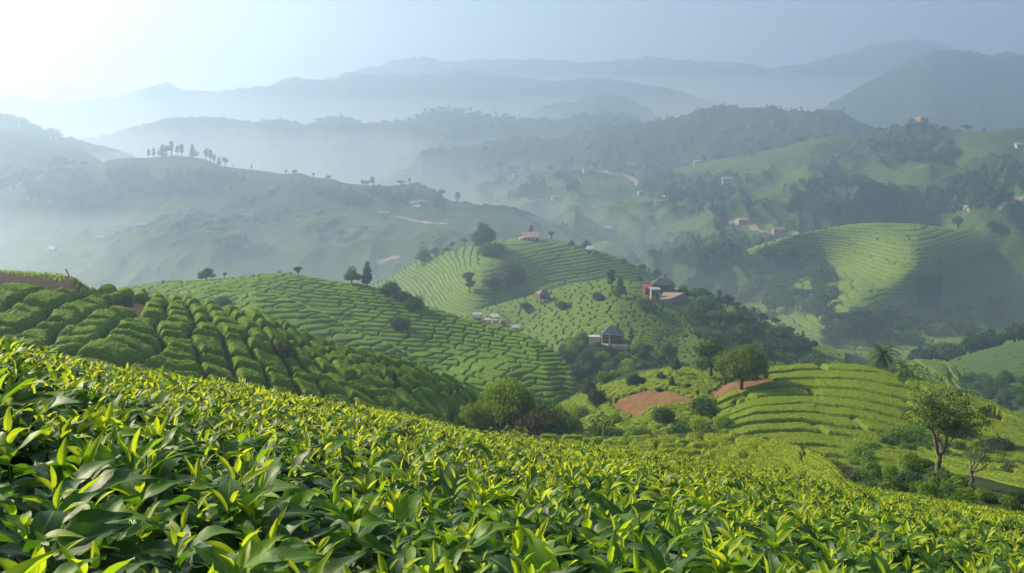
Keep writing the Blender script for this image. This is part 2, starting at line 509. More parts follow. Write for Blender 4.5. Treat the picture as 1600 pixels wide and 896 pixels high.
RED3 = [(1530,650),(1548,645),(1575,662),(1560,668),(1540,664)]
# --- middle ridges
KR = [(-260,260,1750),(60,235,1750),(170,217,1750),(230,200,1750),(270,191,1750),(340,188,1750),(370,193,1750),(400,197,1750),(410,196,1700),(430,193,1700),(465,197,1700),(475,203,1700),(500,196,1700),
      (520,188,1700),(545,188,1700),(560,196,1700),(570,200,1700),(610,197,1700),(645,193,1650),(665,182,1650),(700,178,1650),(720,181,1650),(745,184,1650),(770,189,1650),(830,193,1650),(860,193,1650),
      (870,196,1650),(895,189,1600),(940,184,1600),(975,185,1600),(990,188,1600),(1003,196,1600),(1060,215,1600),(1200,250,1600),(1860,300,1600)]
Hill('ridge_middle', canopy=(11, 8, -0.45, None), rows=[shifted(KR, 110, 0.80), shifted(KR, 40, 0.92), KR], sig=6, csig=1.6, relief=16, rscale=80, seed=15, res=7, crest_noise=1.6)
JR = [(560,300,1300),(640,265,1300),(660,238,1320),(750,228,1330),(800,218,1340),(870,222,1300),(910,212,1280),(940,203,1260),(1000,199,1260),(1040,190,1260),(1080,179,1260),(1110,172,1260),(1150,169,1260),(1190,168,1260),
      (1215,172,1260),(1250,175,1260),(1290,177,1260),(1315,178,1260),(1328,186,1260),(1345,196,1260),(1365,206,1260),(1420,225,1260),(1600,260,1260),(1860,280,1260)]
Hill('ridge_right', canopy=(9, 5, -0.15, None), rows=[shifted(JR, 150, 0.78), shifted(JR, 60, 0.90), JR], px0=550, sig=7, csig=1.8, relief=14, rscale=70, seed=16, res=5, crest_noise=1.0, gully=0.4)
N2 = [(-260,150,1350),(0,190,1350),(30,203,1350),(60,214,1350),(100,226,1350),(140,240,1350),(180,250,1350),(260,276,1350),(400,330,1350)]
Hill('ridge_left_back', canopy=(10, 7, -0.5, None), rows=[shifted(N2, 90, 0.85), shifted(N2, 30, 0.95), N2], px1=420, sig=6, csig=2, relief=8, rscale=50, seed=17, res=5, crest_noise=1.5)
NR = [(-260,170,1080),(0,202,1080),(40,208,1080),(80,220,1080),(110,228,1080),(140,240,1080),(160,254,1080),(200,280,1080),(320,330,1080)]
Hill('ridge_left', canopy=(9, 4, 0.0, None), rows=[shifted(NR, 110, 0.82), shifted(NR, 40, 0.93), NR], px1=340, sig=6, csig=2.5, relief=8, rscale=50, seed=18, res=4)
# --- hazy left hill
HR = [(-260,350,900),(-60,312,900),(0,296,900),(40,280,890),(75,270,880),(100,265,880),(150,262,880),(170,250,880),(200,247,880),(235,247,880),(270,243,880),(320,249,880),(345,260,880),(400,267,880),(440,272,880),
      (470,271,880),(490,278,880),(520,280,880),(538,287,880),(600,292,880),(640,292,880),(655,290,880),(680,298,880),(700,318,860),(780,325,830),(830,336,800),(880,352,800),(950,364,800),(1000,375,800),(1100,420,800),(1400,520,800)]
HM2 = [(-260,420,760),(0,372,770),(100,350,770),(200,335,790),(300,330,760),(400,340,745),(480,335,760),(560,330,770),(640,326,760),(700,335,740),(780,345,720),(880,385,700),(1000,420,680),(1400,560,680)]
HM1 = [(-260,470,640),(0,440,640),(150,400,650),(250,375,640),(330,372,625),(420,395,640),(520,380,650),(620,375,655),(720,370,650),(800,390,630),(1000,450,600),(1400,600,600)]
H0 = [(-260,560,540),(0,520,540),(400,505,540),(800,500,540),(1000,520,520),(1400,640,520)]
Hill('hill_left_hazy', canopy=(7, 2.6, 0.15, None), rows=[H0, HM1, HM2, HR], px1=1400, sig=14, csig=2.5, relief=7, rscale=55, seed=21, res=2.5, crest_noise=0.9, gully=0.5)
# --- right hill country
FOREST_R = [[(1000,270),(1100,275),(1150,300),(1100,330),(1000,300)], [(1230,290),(1330,280),(1400,300),(1420,340),(1300,345),(1240,330)], [(1450,290),(1600,260),(1600,300),(1540,330),(1440,340)], [(1090,370),(1200,380),(1200,400),(1090,430),(1000,400)]]
IR = [(500,330,1250),(640,312,1250),(690,305,1230),(730,285,1200),(760,274,1180),(830,268,1150),(900,265,1130),(960,262,1120),(1010,268,1100),(1060,262,1050),(1130,247,1000),(1180,240,960),(1215,232,940),(1260,221,920),(1300,213,900),
      (1340,211,880),(1380,205,870),(1410,200,860),(1440,199,850),(1480,204,840),(1530,205,830),(1570,202,820),(1600,199,810),(1860,190,780)]
IM3 = [(500,360,1120),(700,345,1080),(800,310,1000),(900,300,980),(1000,302,930),(1060,305,900),(1120,280,880),(1200,262,860),(1280,255,840),(1340,258,830),(1400,250,790),(1450,242,800),(1500,255,770),(1560,232,740),(1600,228,735),(1860,220,720)]
IM2 = [(500,420,950),(700,400,900),(800,352,850),(880,350,830),(950,345,800),(1020,340,770),(1100,320,760),(1160,310,740),(1220,302,760),(1260,300,740),(1320,300,700),(1380,290,690),(1440,285,700),(1500,290,680),(1560,280,660),(1600,278,655),(1860,270,640)]
IM1 = [(500,470,800),(700,460,760),(800,420,720),(900,400,690),(1000,385,660),(1100,372,640),(1200,362,640),(1300,356,680),(1400,352,690),(1480,350,640),(1540,322,600),(1600,312,590),(1860,300,570)]
I0 = [(500,620,560),(900,520,530),(1100,500,510),(1250,480,520),(1400,470,560),(1500,440,560),(1600,420,530),(1860,400,500)]
Hill('hills_right', canopy=(7, 4.0, 0.10, FOREST_R), rows=[I0, IM1, IM2, IM3, IR], px0=500, sig=12, csig=2.5, relief=16, rscale=62, seed=22, res=2.5, crest_noise=0.8, gully=0.9)
# bright terraced slope
ER = [(1080,440,600),(1130,408,590),(1180,385,580),(1230,370,575),(1280,359,570),(1330,351,566),(1380,349,566),(1440,352,566),(1500,360,580),(1560,370,590),(1600,378,595),(1700,400,590),(1860,430,580)]
EM = [(1080,470,560),(1180,430,562),(1260,418,572),(1300,418,558),(1350,422,520),(1400,430,488),(1440,430,486),(1480,434,510),(1540,440,540),(1600,450,550),(1700,460,490),(1860,470,480)]
EM0 = [(1080,505,510),(1200,480,508),(1260,474,495),(1310,476,460),(1350,482,448),(1400,492,470),(1450,492,500),(1520,490,515),(1600,500,515),(1860,510,460)]
E0 = [(1080,560,440),(1290,545,430),(1400,545,420),(1500,545,410),(1600,560,410),(1860,580,400)]
Hill('hill_terraced', drop=1.0, rows=[E0, EM0, EM, ER], px0=1080, sig=12, csig=5, relief=2.5, rscale=40, seed=23, res=1.6)
# small terraces low on the right
T2 = [(1380,640,330),(1440,590,330),(1500,565,320),(1540,555,310),(1600,540,300),(1700,520,290),(1860,500,280)]
Hill('slope_right_low', [[(1380,720,250),(1500,680,240),(1600,660,230),(1860,640,220)], [(1380,660,290),(1500,610,280),(1600,585,270),(1860,560,250)], T2], px0=1380, sig=10, csig=5, relief=1.2, rscale=18, seed=24, res=1.0)
T3 = [(1280,640,300),(1340,600,300),(1380,578,300),(1430,568,300),(1470,570,300),(1520,582,300),(1570,610,300),(1620,650,300)]
Hill('knoll_right_low', [shifted(T3, 60, 0.84), shifted(T3, 25, 0.93), T3], px0=1280, px1=1620, sig=8, csig=5, seed=25, res=1.0)
# --- hill with the spreading tree (G)
GR = [(480,500,470),(560,455,470),(600,437,470),(640,414,465),(680,399,460),(710,391,458),(740,384,458),(770,377,458),(800,373,458),(830,372,458),(860,375,458),(900,383,455),(940,394,450),(970,404,445),(1000,420,440),
      (1050,445,430),(1120,480,420),(1250,560,400)]
GM2 = [(480,520,445),(600,456,445),(680,425,432),(735,412,400),(765,408,396),(850,405,425),(920,415,428),(1000,450,420),(1120,505,395),(1250,590,380)]
GM1 = [(480,540,415),(600,480,418),(680,455,400),(730,450,364),(765,447,360),(850,445,398),(920,450,404),(1000,480,380),(1250,610,360)]
G0 = [(480,580,370),(600,530,360),(700,520,345),(800,520,335),(1000,540,340),(1250,660,340)]
Hill('hill_spreading_tree', drop=0.9, rows=[G0, GM1, GM2, GR], px0=480, px1=1250, sig=9, csig=4, relief=2.0, rscale=30, seed=26, res=1.2)
# --- hill with the houses (F)
FR = [(560,580,320),(640,525,320),(700,500,320),(740,489,318),(790,473,316),(830,463,314),(870,452,312),(905,443,310),(950,437,308),(990,441,306),(1020,450,304),(1060,464,300),(1100,474,298),(1140,482,296),(1180,495,292),
      (1220,515,288),(1260,535,282),(1300,548,278),(1380,570,270),(1500,620,260)]
FM = [(560,620,280),(700,545,280),(800,515,282),(900,500,270),(960,492,262),(1020,500,262),(1060,510,266),(1140,530,262),(1220,560,255),(1300,585,250),(1500,650,240)]
F0 = [(560,700,230),(800,600,232),(900,590,225),(1000,585,222),(1100,590,220),(1250,600,225),(1500,700,215)]
Hill('hill_houses', drop=0.7, rows=[F0, FM, FR], px0=560, px1=1500, sig=9, csig=4, relief=1.6, rscale=22, seed=27, res=0.9)
# --- left hill C
CR = [(-260,520,190),(-60,490,190),(100,462,195),(200,449,198),(230,444,200),(260,440,202),(330,437,205),(370,433,207),(400,429,208),(450,427,210),(480,432,210),(520,440,210),(560,444,208),(600,453,206),(640,470,204),(680,483,202),
      (720,496,200),(760,507,198),(800,516,196),(830,527,192),(860,545,188),(880,562,184),(895,583,178),(905,610,172),(930,670,160)]
CM = [(-260,560,165),(200,490,172),(330,475,178),(400,466,176),(480,478,178),(560,505,174),(640,530,170),(720,560,166),(800,590,162),(860,620,156),(930,720,150)]
C0 = [(-260,600,140),(200,530,150),(300,520,148),(400,535,140),(500,580,140),(600,620,138),(700,660,138),(800,690,138),(930,760,138)]
CS = [(-260,590,142),(200,497,165),(300,462,175),(350,453,180),(400,450,180),(450,464,178),(500,483,176),(560,512,172),(600,530,170),(650,562,166),(700,590,160),(800,640,152),(930,740,140)]
CSb = [(-260,570,150),(200,488,172),(300,458,182),(350,450,187),(400,452,188),(450,468,186),(500,487,184),(560,513,180),(600,529,178),(650,556,173),(700,575,168),(800,600,160),(930,728,146)]
Hill('hill_left', drop=0.6, rows=[C0, CS, CSb, [(-260,540,165),(200,468,185),(300,450,192),(400,443,198),(450,447,198),(500,462,197),(600,492,192),(700,533,186),(800,560,180),(860,590,172),(930,710,154)], CR], px1=930, sig=8, csig=4, relief=1.3, rscale=16, seed=28, res=0.6)
# --- round hill with long hedges (D) running down to the shrubby hollow
DR = [(1040,680,124),(1100,622,126),(1140,598,128),(1170,585,130),(1200,577,131),(1250,573,131),(1300,573,130),(1340,574,129),(1380,580,127),(1420,590,125),(1460,602,122),(1500,616,120),(1550,636,117),(1600,657,114),(1700,700,108),(1860,770,100)]
DM = [(1040,720,110),(1120,660,112),(1180,640,113),(1260,635,114),(1340,640,112),(1420,660,109),(1500,690,104),(1600,715,98),(1860,800,90)]
D1 = [(1040,770,92),(1140,712,94),(1220,705,95),(1320,710,94),(1420,730,90),(1500,745,84),(1600,765,78),(1860,840,70)]
D0 = [(1040,820,60),(1140,800,60),(1300,790,54),(1450,775,47),(1520,785,44),(1600,805,42),(1860,870,40)]
Hill('hill_round', drop=0.8, rows=[D0, D1, DM, DR], px0=1040, sig=9, csig=4, relief=0.9, rscale=11, seed=29, res=0.5)
# --- knoll with the red earth (E)
KE = [(560,740,150),(760,690,152),(840,655,152),(870,638,152),(900,622,152),(930,606,152),(960,592,152),(1000,583,150),(1050,577,148),(1100,577,146),(1150,582,143),(1200,590,140),(1280,620,136),(1380,680,130)]
KM = [(560,790,120),(840,690,125),(900,665,126),(960,640,126),(1050,625,124),(1150,630,122),(1280,690,118),(1380,740,114)]
K0 = [(560,860,85),(840,740,90),(960,720,92),(1050,720,92),(1200,740,92),(1380,800,90)]
Hill('knoll_red_earth', drop=0.3, rows=[K0, KM, KE], px0=560, px1=1380, sig=9, csig=5, relief=0.8, rscale=10, seed=30, res=0.6)
# --- low plucked table of tea in front (D2)
D2 = [(700,730,66),(800,697,68),(840,688,70),(900,687,71),(960,690,71),(1010,689,70),(1060,685,70),(1110,683,70),(1150,685,69),(1200,692,67),(1240,702,65),(1270,713,63),(1300,732,60),(1330,765,56),(1400,840,50)]
Hill('knoll_front', drop=0.45, rows=[shifted(D2, 110, 0.72), shifted(D2, 40, 0.88), D2], px0=700, px1=1400, sig=8, csig=6, seed=31, res=0.35)
# --- near left hill with the blocks of tea (B)
BR = [(-260,402,72),(-60,408,73),(0,411,74),(60,415,75),(100,418,76),(118,421,76),(135,436,77),(155,443,78),(200,449,80),(250,456,80),(300,466,80),(350,477,80),(400,485,81),(450,505,83),(484,521,85),(530,538,87),(567,548,89),(610,558,91),(658,570,93),(700,587,95),(745,611,97),(780,650,98),(820,720,98),(900,800,98)]
BM = [(-260,490,62),(0,485,64),(150,490,67),(300,520,69),(400,545,71),(500,575,76),(600,605,80),(700,645,84),(780,730,84),(900,860,84)]
B0 = [(-260,640,46),(0,640,48),(200,660,52),(400,690,56),(600,720,64),(750,740,70),(900,860,70)]
Hill('hill_tea_blocks', drop=0.85, rows=[B0, BM, BR], px1=900, sig=8, csig=4, relief=0.9, rscale=7, seed=32, res=0.35)

H_ = HILLS
for n in ('mountain_far', 'mountain_mid', 'mountain_right', 'mountain_small'):
    build_ground(n, H_[n], M['mountain'], dpx=3.0, res=8)
for n in ('ridge_middle', 'ridge_right', 'ridge_left_back', 'ridge_left', 'hill_left_hazy', 'hills_right'):
    build_ground(n, H_[n], M['hill_haze'] if n != 'hills_right' else M['hill_scrub'], dpx=2.0, res=min(H_[n].res, 2.4))
for n in ('hill_terraced', 'slope_right_low', 'knoll_right_low', 'hill_spreading_tree', 'hill_houses', 'hill_left', 'hill_round', 'knoll_front'):
    build_ground(n, H_[n], M['hill_near'], dpx=4.0 if n != 'hill_round' else 2.0, polys=[RED2, RED3] if n == 'hill_round' else ())
build_ground('knoll_red_earth', H_['knoll_red_earth'], M['hill_near'], dpx=2.0, polys=[RED1, RED2], wob=3)
EARTHB = [(-300,380),(90,380),(150,400),(160,462),(120,466),(60,458),(0,452),(-300,452)]
EARTHB2 = [(165,480),(200,470),(235,478),(215,495),(180,494)]
build_ground('hill_tea_blocks', H_['hill_tea_blocks'], M['hill_earth'], dpx=3.0, polys=[EARTHB, EARTHB2])
# valley floor under everything
g = np.linspace(-1, 1, 160); gx, gy = np.meshgrid(g * 5200, (g + 1) * 2900 - 900)
gz = -175 + 12 * fbm(gx / 300, gy / 300, 3, 77)
gz = np.where(gy < 700, np.minimum(gz, -175), gz)
obj('ground', np_mesh('ground', np.stack([gx, gy, gz], -1).reshape(-1, 3), grid_faces(160, 160), [M['hill_scrub']], True, {'soil': np.zeros(gx.size)}), kind='structure')

# haze
def box_mesh(name, lo, hi, mats=()):
    x0, y0, z0 = lo; x1, y1, z1 = hi
    V = np.array([(x0,y0,z0),(x1,y0,z0),(x1,y1,z0),(x0,y1,z0),(x0,y0,z1),(x1,y0,z1),(x1,y1,z1),(x0,y1,z1)])
    Fq = np.array([(0,3,2,1),(4,5,6,7),(0,1,5,4),(1,2,6,5),(2,3,7,6),(3,0,4,7)])
    return np_mesh(name, V, Fq, mats)
hm = bpy.data.materials.new('haze'); hm.use_nodes = True
nt = hm.node_tree
for n in list(nt.nodes): nt.nodes.remove(n)
ho = nt.nodes.new('ShaderNodeOutputMaterial'); pv = nt.nodes.new('ShaderNodeVolumePrincipled')
pv.inputs['Color'].default_value = HAZE_COLOR
pv.inputs['Density'].default_value = HAZE_DENSITY
pv.inputs['Anisotropy'].default_value = HAZE_ANISO
nt.links.new(pv.outputs[0], ho.inputs['Volume'])
obj('haze', box_mesh('haze', (-5300, -1000, -200), (5300, 5000, HAZE_TOP), [hm]), kind='stuff', label='pale blue morning haze filling the valleys', cat='haze')

# mist pooled in the valleys: a closed body of thicker air whose top follows the valleys
mm_ = hm.copy(); mm_.name = 'valley_mist'
pm = [n for n in mm_.node_tree.nodes if n.type == 'PRINCIPLED_VOLUME'][0]
pm.inputs['Density'].default_value = MIST_DENSITY; pm.inputs['Color'].default_value = MIST_COLOR
MP = [(310, -106), (480, -88), (700, -79), (900, -78), (1000, -72), (1650, -12), (1780, 0), (2350, 85), (2900, 168), (3100, 198)]
mv = []; nmp = len(MP)
for x in (-4200, 4200):
    for (y, z) in MP: mv.append((x, y, z))
    for (y, z) in MP: mv.append((x, y, -195))
mf = []
for i in range(nmp - 1):
    a, b = i, i + 1; o2 = 2 * nmp
    mf += [(a, a + o2, b + o2, b), (a + nmp, b + nmp, b + nmp + o2, a + nmp + o2), (a, b, b + nmp, a + nmp), (a + o2, a + nmp + o2, b + nmp + o2, b + o2)]
o2 = 2 * nmp
mf += [(0, nmp, nmp + o2, o2), (nmp - 1, nmp - 1 + o2, 2 * nmp - 1 + o2, 2 * nmp - 1)]
obj('haze', np_mesh('valley_mist', np.array(mv), np.array(mf), [mm_]), kind='stuff', label='thicker white mist lying low in the valleys', cat='mist')

# ------------------------------------------------------------------ tea on the hills
slope_t = lambda X, Y, Z, T=0: Y
# B: blocks in rows that fan out from the top of the hill
BX, BY = -37.0, 97.0
def phiB(X, Y, Z, T): return np.arctan2(X - BX, -(Y - BY)) * 22.0
def psiB(X, Y, Z, T): return np.hypot(X - BX, Y - BY)
build_tea('tea_hedges', H_['hill_tea_blocks'], M['tea_near'], 'rounded blocks of clipped tea bushes on the near left hillside', phiB, 1.75, psiB, 2.2,
          H=0.75, gap=0.24, gap2=0.2, edge=0.62, rough=0.12, dpx=1.6, res=0.10, warp=0.9, wscale=11, soil=[EARTHB, EARTHB2], seed=5, px0=-260, px1=860)
def phiC(X, Y, Z, T): return Z * 2.6 + X * 0.30 + Y * 0.35
def psiC(X, Y, Z, T): return X * 0.9 - Y * 0.25
build_tea('tea_hedges', H_['hill_left'], M['tea_near'], 'close rows of tea bushes on the second hill from the left', phiC, 1.6, psiC, 3.4,
          H=0.42, gap=0.36, gap2=0.26, edge=0.26, rough=0.2, dpx=1.4, res=0.18, warp=0.5, wscale=14, seed=6, px0=100, px1=930)
def phiD(X, Y, Z, T): return T + 0.6 * fbm(X / 14, Y / 14, 2, 71)
build_tea('tea_hedges', H_['hill_round'], M['tea_gold'], 'long curving golden green tea hedges on the round hill at right', phiD, 3.5, lambda X, Y, Z, T=0: X, 12.0,
          H=0.95, gap=0.4, gap2=0.25, edge=0.55, rough=0.10, dpx=1.4, res=0.10, warp=0.3, wscale=12, seed=7, px0=1120, px1=1800, cutp=0.6, t0=H_['hill_round'].T[2] - 7, soil=[RED2, RED3])
build_tea('tea_hedges', H_['knoll_front'], M['tea_gold'], 'low even tea bushes on the small knoll right behind the foreground leaves', lambda X, Y, Z, T=0: T + X * 0.12, 1.25, lambda X, Y, Z, T=0: X, 1.9,
          H=0.6, gap=0.18, gap2=0.18, edge=0.4, dpx=1.6, res=0.08, warp=0.4, wscale=6, seed=8, px0=700, px1=1400)
build_tea('tea_hedges', H_['knoll_red_earth'], M['tea_gold'], 'short tea bushes round the red earth clearing', lambda X, Y, Z, T=0: T + X * 0.1, 1.3, lambda X, Y, Z, T=0: X, 2.4,
          H=0.42, gap=0.25, gap2=0.2, edge=0.4, dpx=1.4, res=0.14, warp=0.4, wscale=6, seed=9, px0=700, px1=1240, soil=[RED1, RED2], region=lambda X, Y, Z, T=0: fbm(X / 9, Y / 9, 3, 91) > -0.5)
def phiF(X, Y, Z, T):
    return T * 0.95 + X * 0.42
def psiF(X, Y, Z, T): return X - T * 0.25
build_tea('tea_hedges', H_['hill_houses'], M['tea_mid'], 'patchwork of tea plots on the hill with the houses', phiF, 2.3, psiF, 4.4,
          H=0.42, gap=0.62, gap2=0.45, edge=0.3, dpx=1.0, res=0.2, warp=0.4, wscale=24, seed=10, px0=640, px1=1320)
build_tea('tea_hedges', H_['hill_spreading_tree'], M['tea_mid'], 'curved tea terraces on the hill below the spreading tree', lambda X, Y, Z, T=0: Z, 1.05, lambda X, Y, Z, T=0: X, 14.0,
          H=0.9, gap=0.4, gap2=0.3, edge=0.5, dpx=1.3, res=0.3, warp=0.5, wscale=60, seed=11, px0=520, px1=1200, cutp=0.5)
build_tea('tea_hedges', H_['hill_terraced'], M['tea_far'], 'sunlit terraced tea slope on the rounded hill at far right', lambda X, Y, Z, T=0: Z, 1.75, lambda X, Y, Z, T=0: X, 30.0,
          H=1.1, gap=0.6, gap2=0.4, edge=0.8, dpx=1.3, res=0.5, warp=0.5, wscale=60, seed=12, px0=1100, px1=1800, cutp=0.5)
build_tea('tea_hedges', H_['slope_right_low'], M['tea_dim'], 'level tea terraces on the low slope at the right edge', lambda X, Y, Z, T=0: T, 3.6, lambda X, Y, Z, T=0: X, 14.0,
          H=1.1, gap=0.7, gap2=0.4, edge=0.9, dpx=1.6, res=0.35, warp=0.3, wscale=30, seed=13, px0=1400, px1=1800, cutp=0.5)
build_tea('tea_hedges', H_['knoll_right_low'], M['tea_mid'], 'tea plots on the small low knoll behind the palms', lambda X, Y, Z, T=0: Z * 3, 2.4, lambda X, Y, Z, T=0: X, 5.0,
          H=0.9, gap=0.4, gap2=0.35, edge=0.7, dpx=1.6, res=0.3, warp=0.4, wscale=20, seed=14)

def tufts(h, n, size, mat, label, seed=1, tlo=0.25, thi=0.95):
    """fresh leaf sprigs standing on the clipped bushes of a hill"""
    X, Y, Z, hh, Hh = h.tea; rr = np.random.default_rng(seed)
    cand = np.where((hh > 0.15 * Hh).ravel())[0]; k = rr.choice(cand, n)
    gx = np.median(np.abs(np.diff(X, axis=1))); gy = np.median(np.abs(np.diff(Y, axis=0)))
    pos = np.stack([X.ravel()[k] + rr.normal(0, gx, n), Y.ravel()[k] + rr.normal(0, gy * .6, n), (Z + hh).ravel()[k] + rr.uniform(-0.2, 0.5, n) * size], -1)
    az = rr.uniform(0, 6.283, n); el = rr.uniform(R(5), R(75), n)
    d = np.stack([np.cos(el) * np.cos(az), np.cos(el) * np.sin(az), np.sin(el)], -1); sd_ = np.stack([-np.sin(az), np.cos(az), 0 * az], -1)
    s_ = (size * rr.uniform(0.6, 1.4, n))[:, None]
    V = np.stack([pos - d * s_ * .3, pos + sd_ * s_ * .32, pos + d * s_, pos - sd_ * s_ * .32], 1).reshape(-1, 3)
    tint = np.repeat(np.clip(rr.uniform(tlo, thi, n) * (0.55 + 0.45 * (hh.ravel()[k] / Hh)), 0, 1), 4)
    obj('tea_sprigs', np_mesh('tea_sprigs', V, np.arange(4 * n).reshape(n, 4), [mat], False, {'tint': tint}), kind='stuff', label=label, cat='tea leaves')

# ------------------------------------------------------------------ foreground field of tea shoots
FG_PX = np.array([-700, -200, 0, 100, 200, 300, 400, 500, 600, 700, 800, 900, 1000, 1100, 1200, 1300, 1400, 1500, 1600, 1800, 2300], float)
FG_CR = np.array([470, 512, 546, 566, 583, 600, 616, 634, 650, 668, 686, 698, 709, 725, 741, 755, 770, 787, 803, 840, 900], float)
FG_YC = np.array([5, 5, 5.5, 6.5, 8, 9.5, 11, 12.5, 14, 15.5, 16.5, 17, 17, 17, 17, 17, 17, 16, 15, 13, 10], float)
FG_A = np.array([.50, .50, .46, .45, .44, .43, .42, .41, .40, .39, .38, .37, .37, .37, .37, .37, .38, .39, .40, .42, .45], float)
fpx = np.arange(-700, 2301.0)
fcr = gauss_smooth(np.interp(fpx, FG_PX, FG_CR), 40); fyc = gauss_smooth(np.interp(fpx, FG_PX, FG_YC), 60); fa = gauss_smooth(np.interp(fpx, FG_PX, FG_A), 60)
def fg_z(x, y):
    yy = np.maximum(y, 0.45)
    px = np.clip(800 + F * x / yy, -700, 2300)
    m = (np.interp(px, fpx, fcr) - HY) / F; yc = np.interp(px, fpx, fyc); a = np.interp(px, fpx, fa)
    z = -(a + (m - 2 * a / yc) * yy + a / yc ** 2 * yy ** 2)
    amp = np.clip(yy / 12, 0.25, 1)
    z = z + amp * (0.10 * fbm(x / 2.2, y / 2.2, 2, 301) - 0.03) + 0.035 * fbm(x / 0.55, y / 0.55, 2, 302)
    return z

def leaf_template(nu, nv, L, W, fold, arch, twist, wave, rng, tip=0.25):
    """lance shaped leaf growing along +Y from the origin, blade normal +Z; folded along its midrib and arched"""
    v = np.linspace(0, 1, nv + 1); u = np.linspace(-1, 1, nu + 1)
    prof = np.sin(np.pi * v ** 0.78) ** 0.85 * (1 - 0.25 * v) + 0.03
    prof[-1] = 0.0
    ang = arch * v
    cy = np.concatenate([[0], np.cumsum(np.cos(0.5 * (ang[1:] + ang[:-1])))]) / nv
    cz = -np.concatenate([[0], np.cumsum(np.sin(0.5 * (ang[1:] + ang[:-1])))]) / nv
    U, Vv = np.meshgrid(u, v)
    w = prof[:, None] * W * 0.5
    lx = U * w
    lz = np.abs(U) * w * math.tan(fold) + wave * W * np.sin(Vv * 9 + U * 2) * np.abs(U) * 0.25
    X = lx; Yp = L * cy[:, None] + lz * np.sin(ang)[:, None]; Zp = L * cz[:, None] + lz * np.cos(ang)[:, None]
    tw = twist * Vv
    X, Zp2 = X * np.cos(tw) - (Zp - L * cz[:, None]) * np.sin(tw), X * np.sin(tw) + (Zp - L * cz[:, None]) * np.cos(tw) + L * cz[:, None]
    return np.stack([X, Yp, Zp2], -1).reshape(-1, 3), np.stack([(U + 1) / 2, Vv], -1).reshape(-1, 2), grid_faces(nv + 1, nu + 1)

def leaf_bank(nu, nv, rng, n, young):
    out = []
    for i in range(n):
        if young:
            out.append(leaf_template(nu, nv, 1.0, rng.uniform(0.26, 0.36), rng.uniform(0.35, 0.75), rng.uniform(-0.1, 0.7), rng.uniform(-0.4, 0.4), 0.25, rng))
        else:
            out.append(leaf_template(nu, nv, 1.0, rng.uniform(0.38, 0.50), rng.uniform(0.10, 0.40), rng.uniform(0.3, 1.3), rng.uniform(-0.35, 0.35), 0.4, rng))
    return out

def rotmats(az, el, roll):
    """leaf axes: pointing direction has elevation el (0 = level, pi/2 = up), heading az; roll about its own axis"""
    d = np.stack([np.cos(el) * np.cos(az), np.cos(el) * np.sin(az), np.sin(el)], -1)
    s = np.stack([np.sin(az), -np.cos(az), 0 * az], -1)
    n = np.cross(s, d)
    c, sn = np.cos(roll)[:, None], np.sin(roll)[:, None]
    s2 = s * c + n * sn; n2 = n * c - s * sn
    return np.stack([s2, d, n2], -1)         # columns: x(width), y(length), z(normal)

def scatter_leaves(bank, idx, pos, Rm, size, tint):
    Vs, Us, Fs, Ts = [], [], [], []
    off = 0
    for k, (v, uv, f) in enumerate(bank):
        sel = np.where(idx == k)[0]
        if not len(sel): continue
        P = np.einsum('nij,vj->nvi', Rm[sel], v) * size[sel][:, None, None] + pos[sel][:, None, :]
        Vs.append(P.reshape(-1, 3)); Us.append(np.tile(uv, (len(sel), 1)))
        Fs.append((f[None] + (np.arange(len(sel)) * len(v))[:, None, None] + off).reshape(-1, 4))
        Ts.append(np.repeat(tint[sel], len(v)))
        off += len(sel) * len(v)
    return np.concatenate(Vs), np.concatenate(Us), np.concatenate(Fs), np.concatenate(Ts)

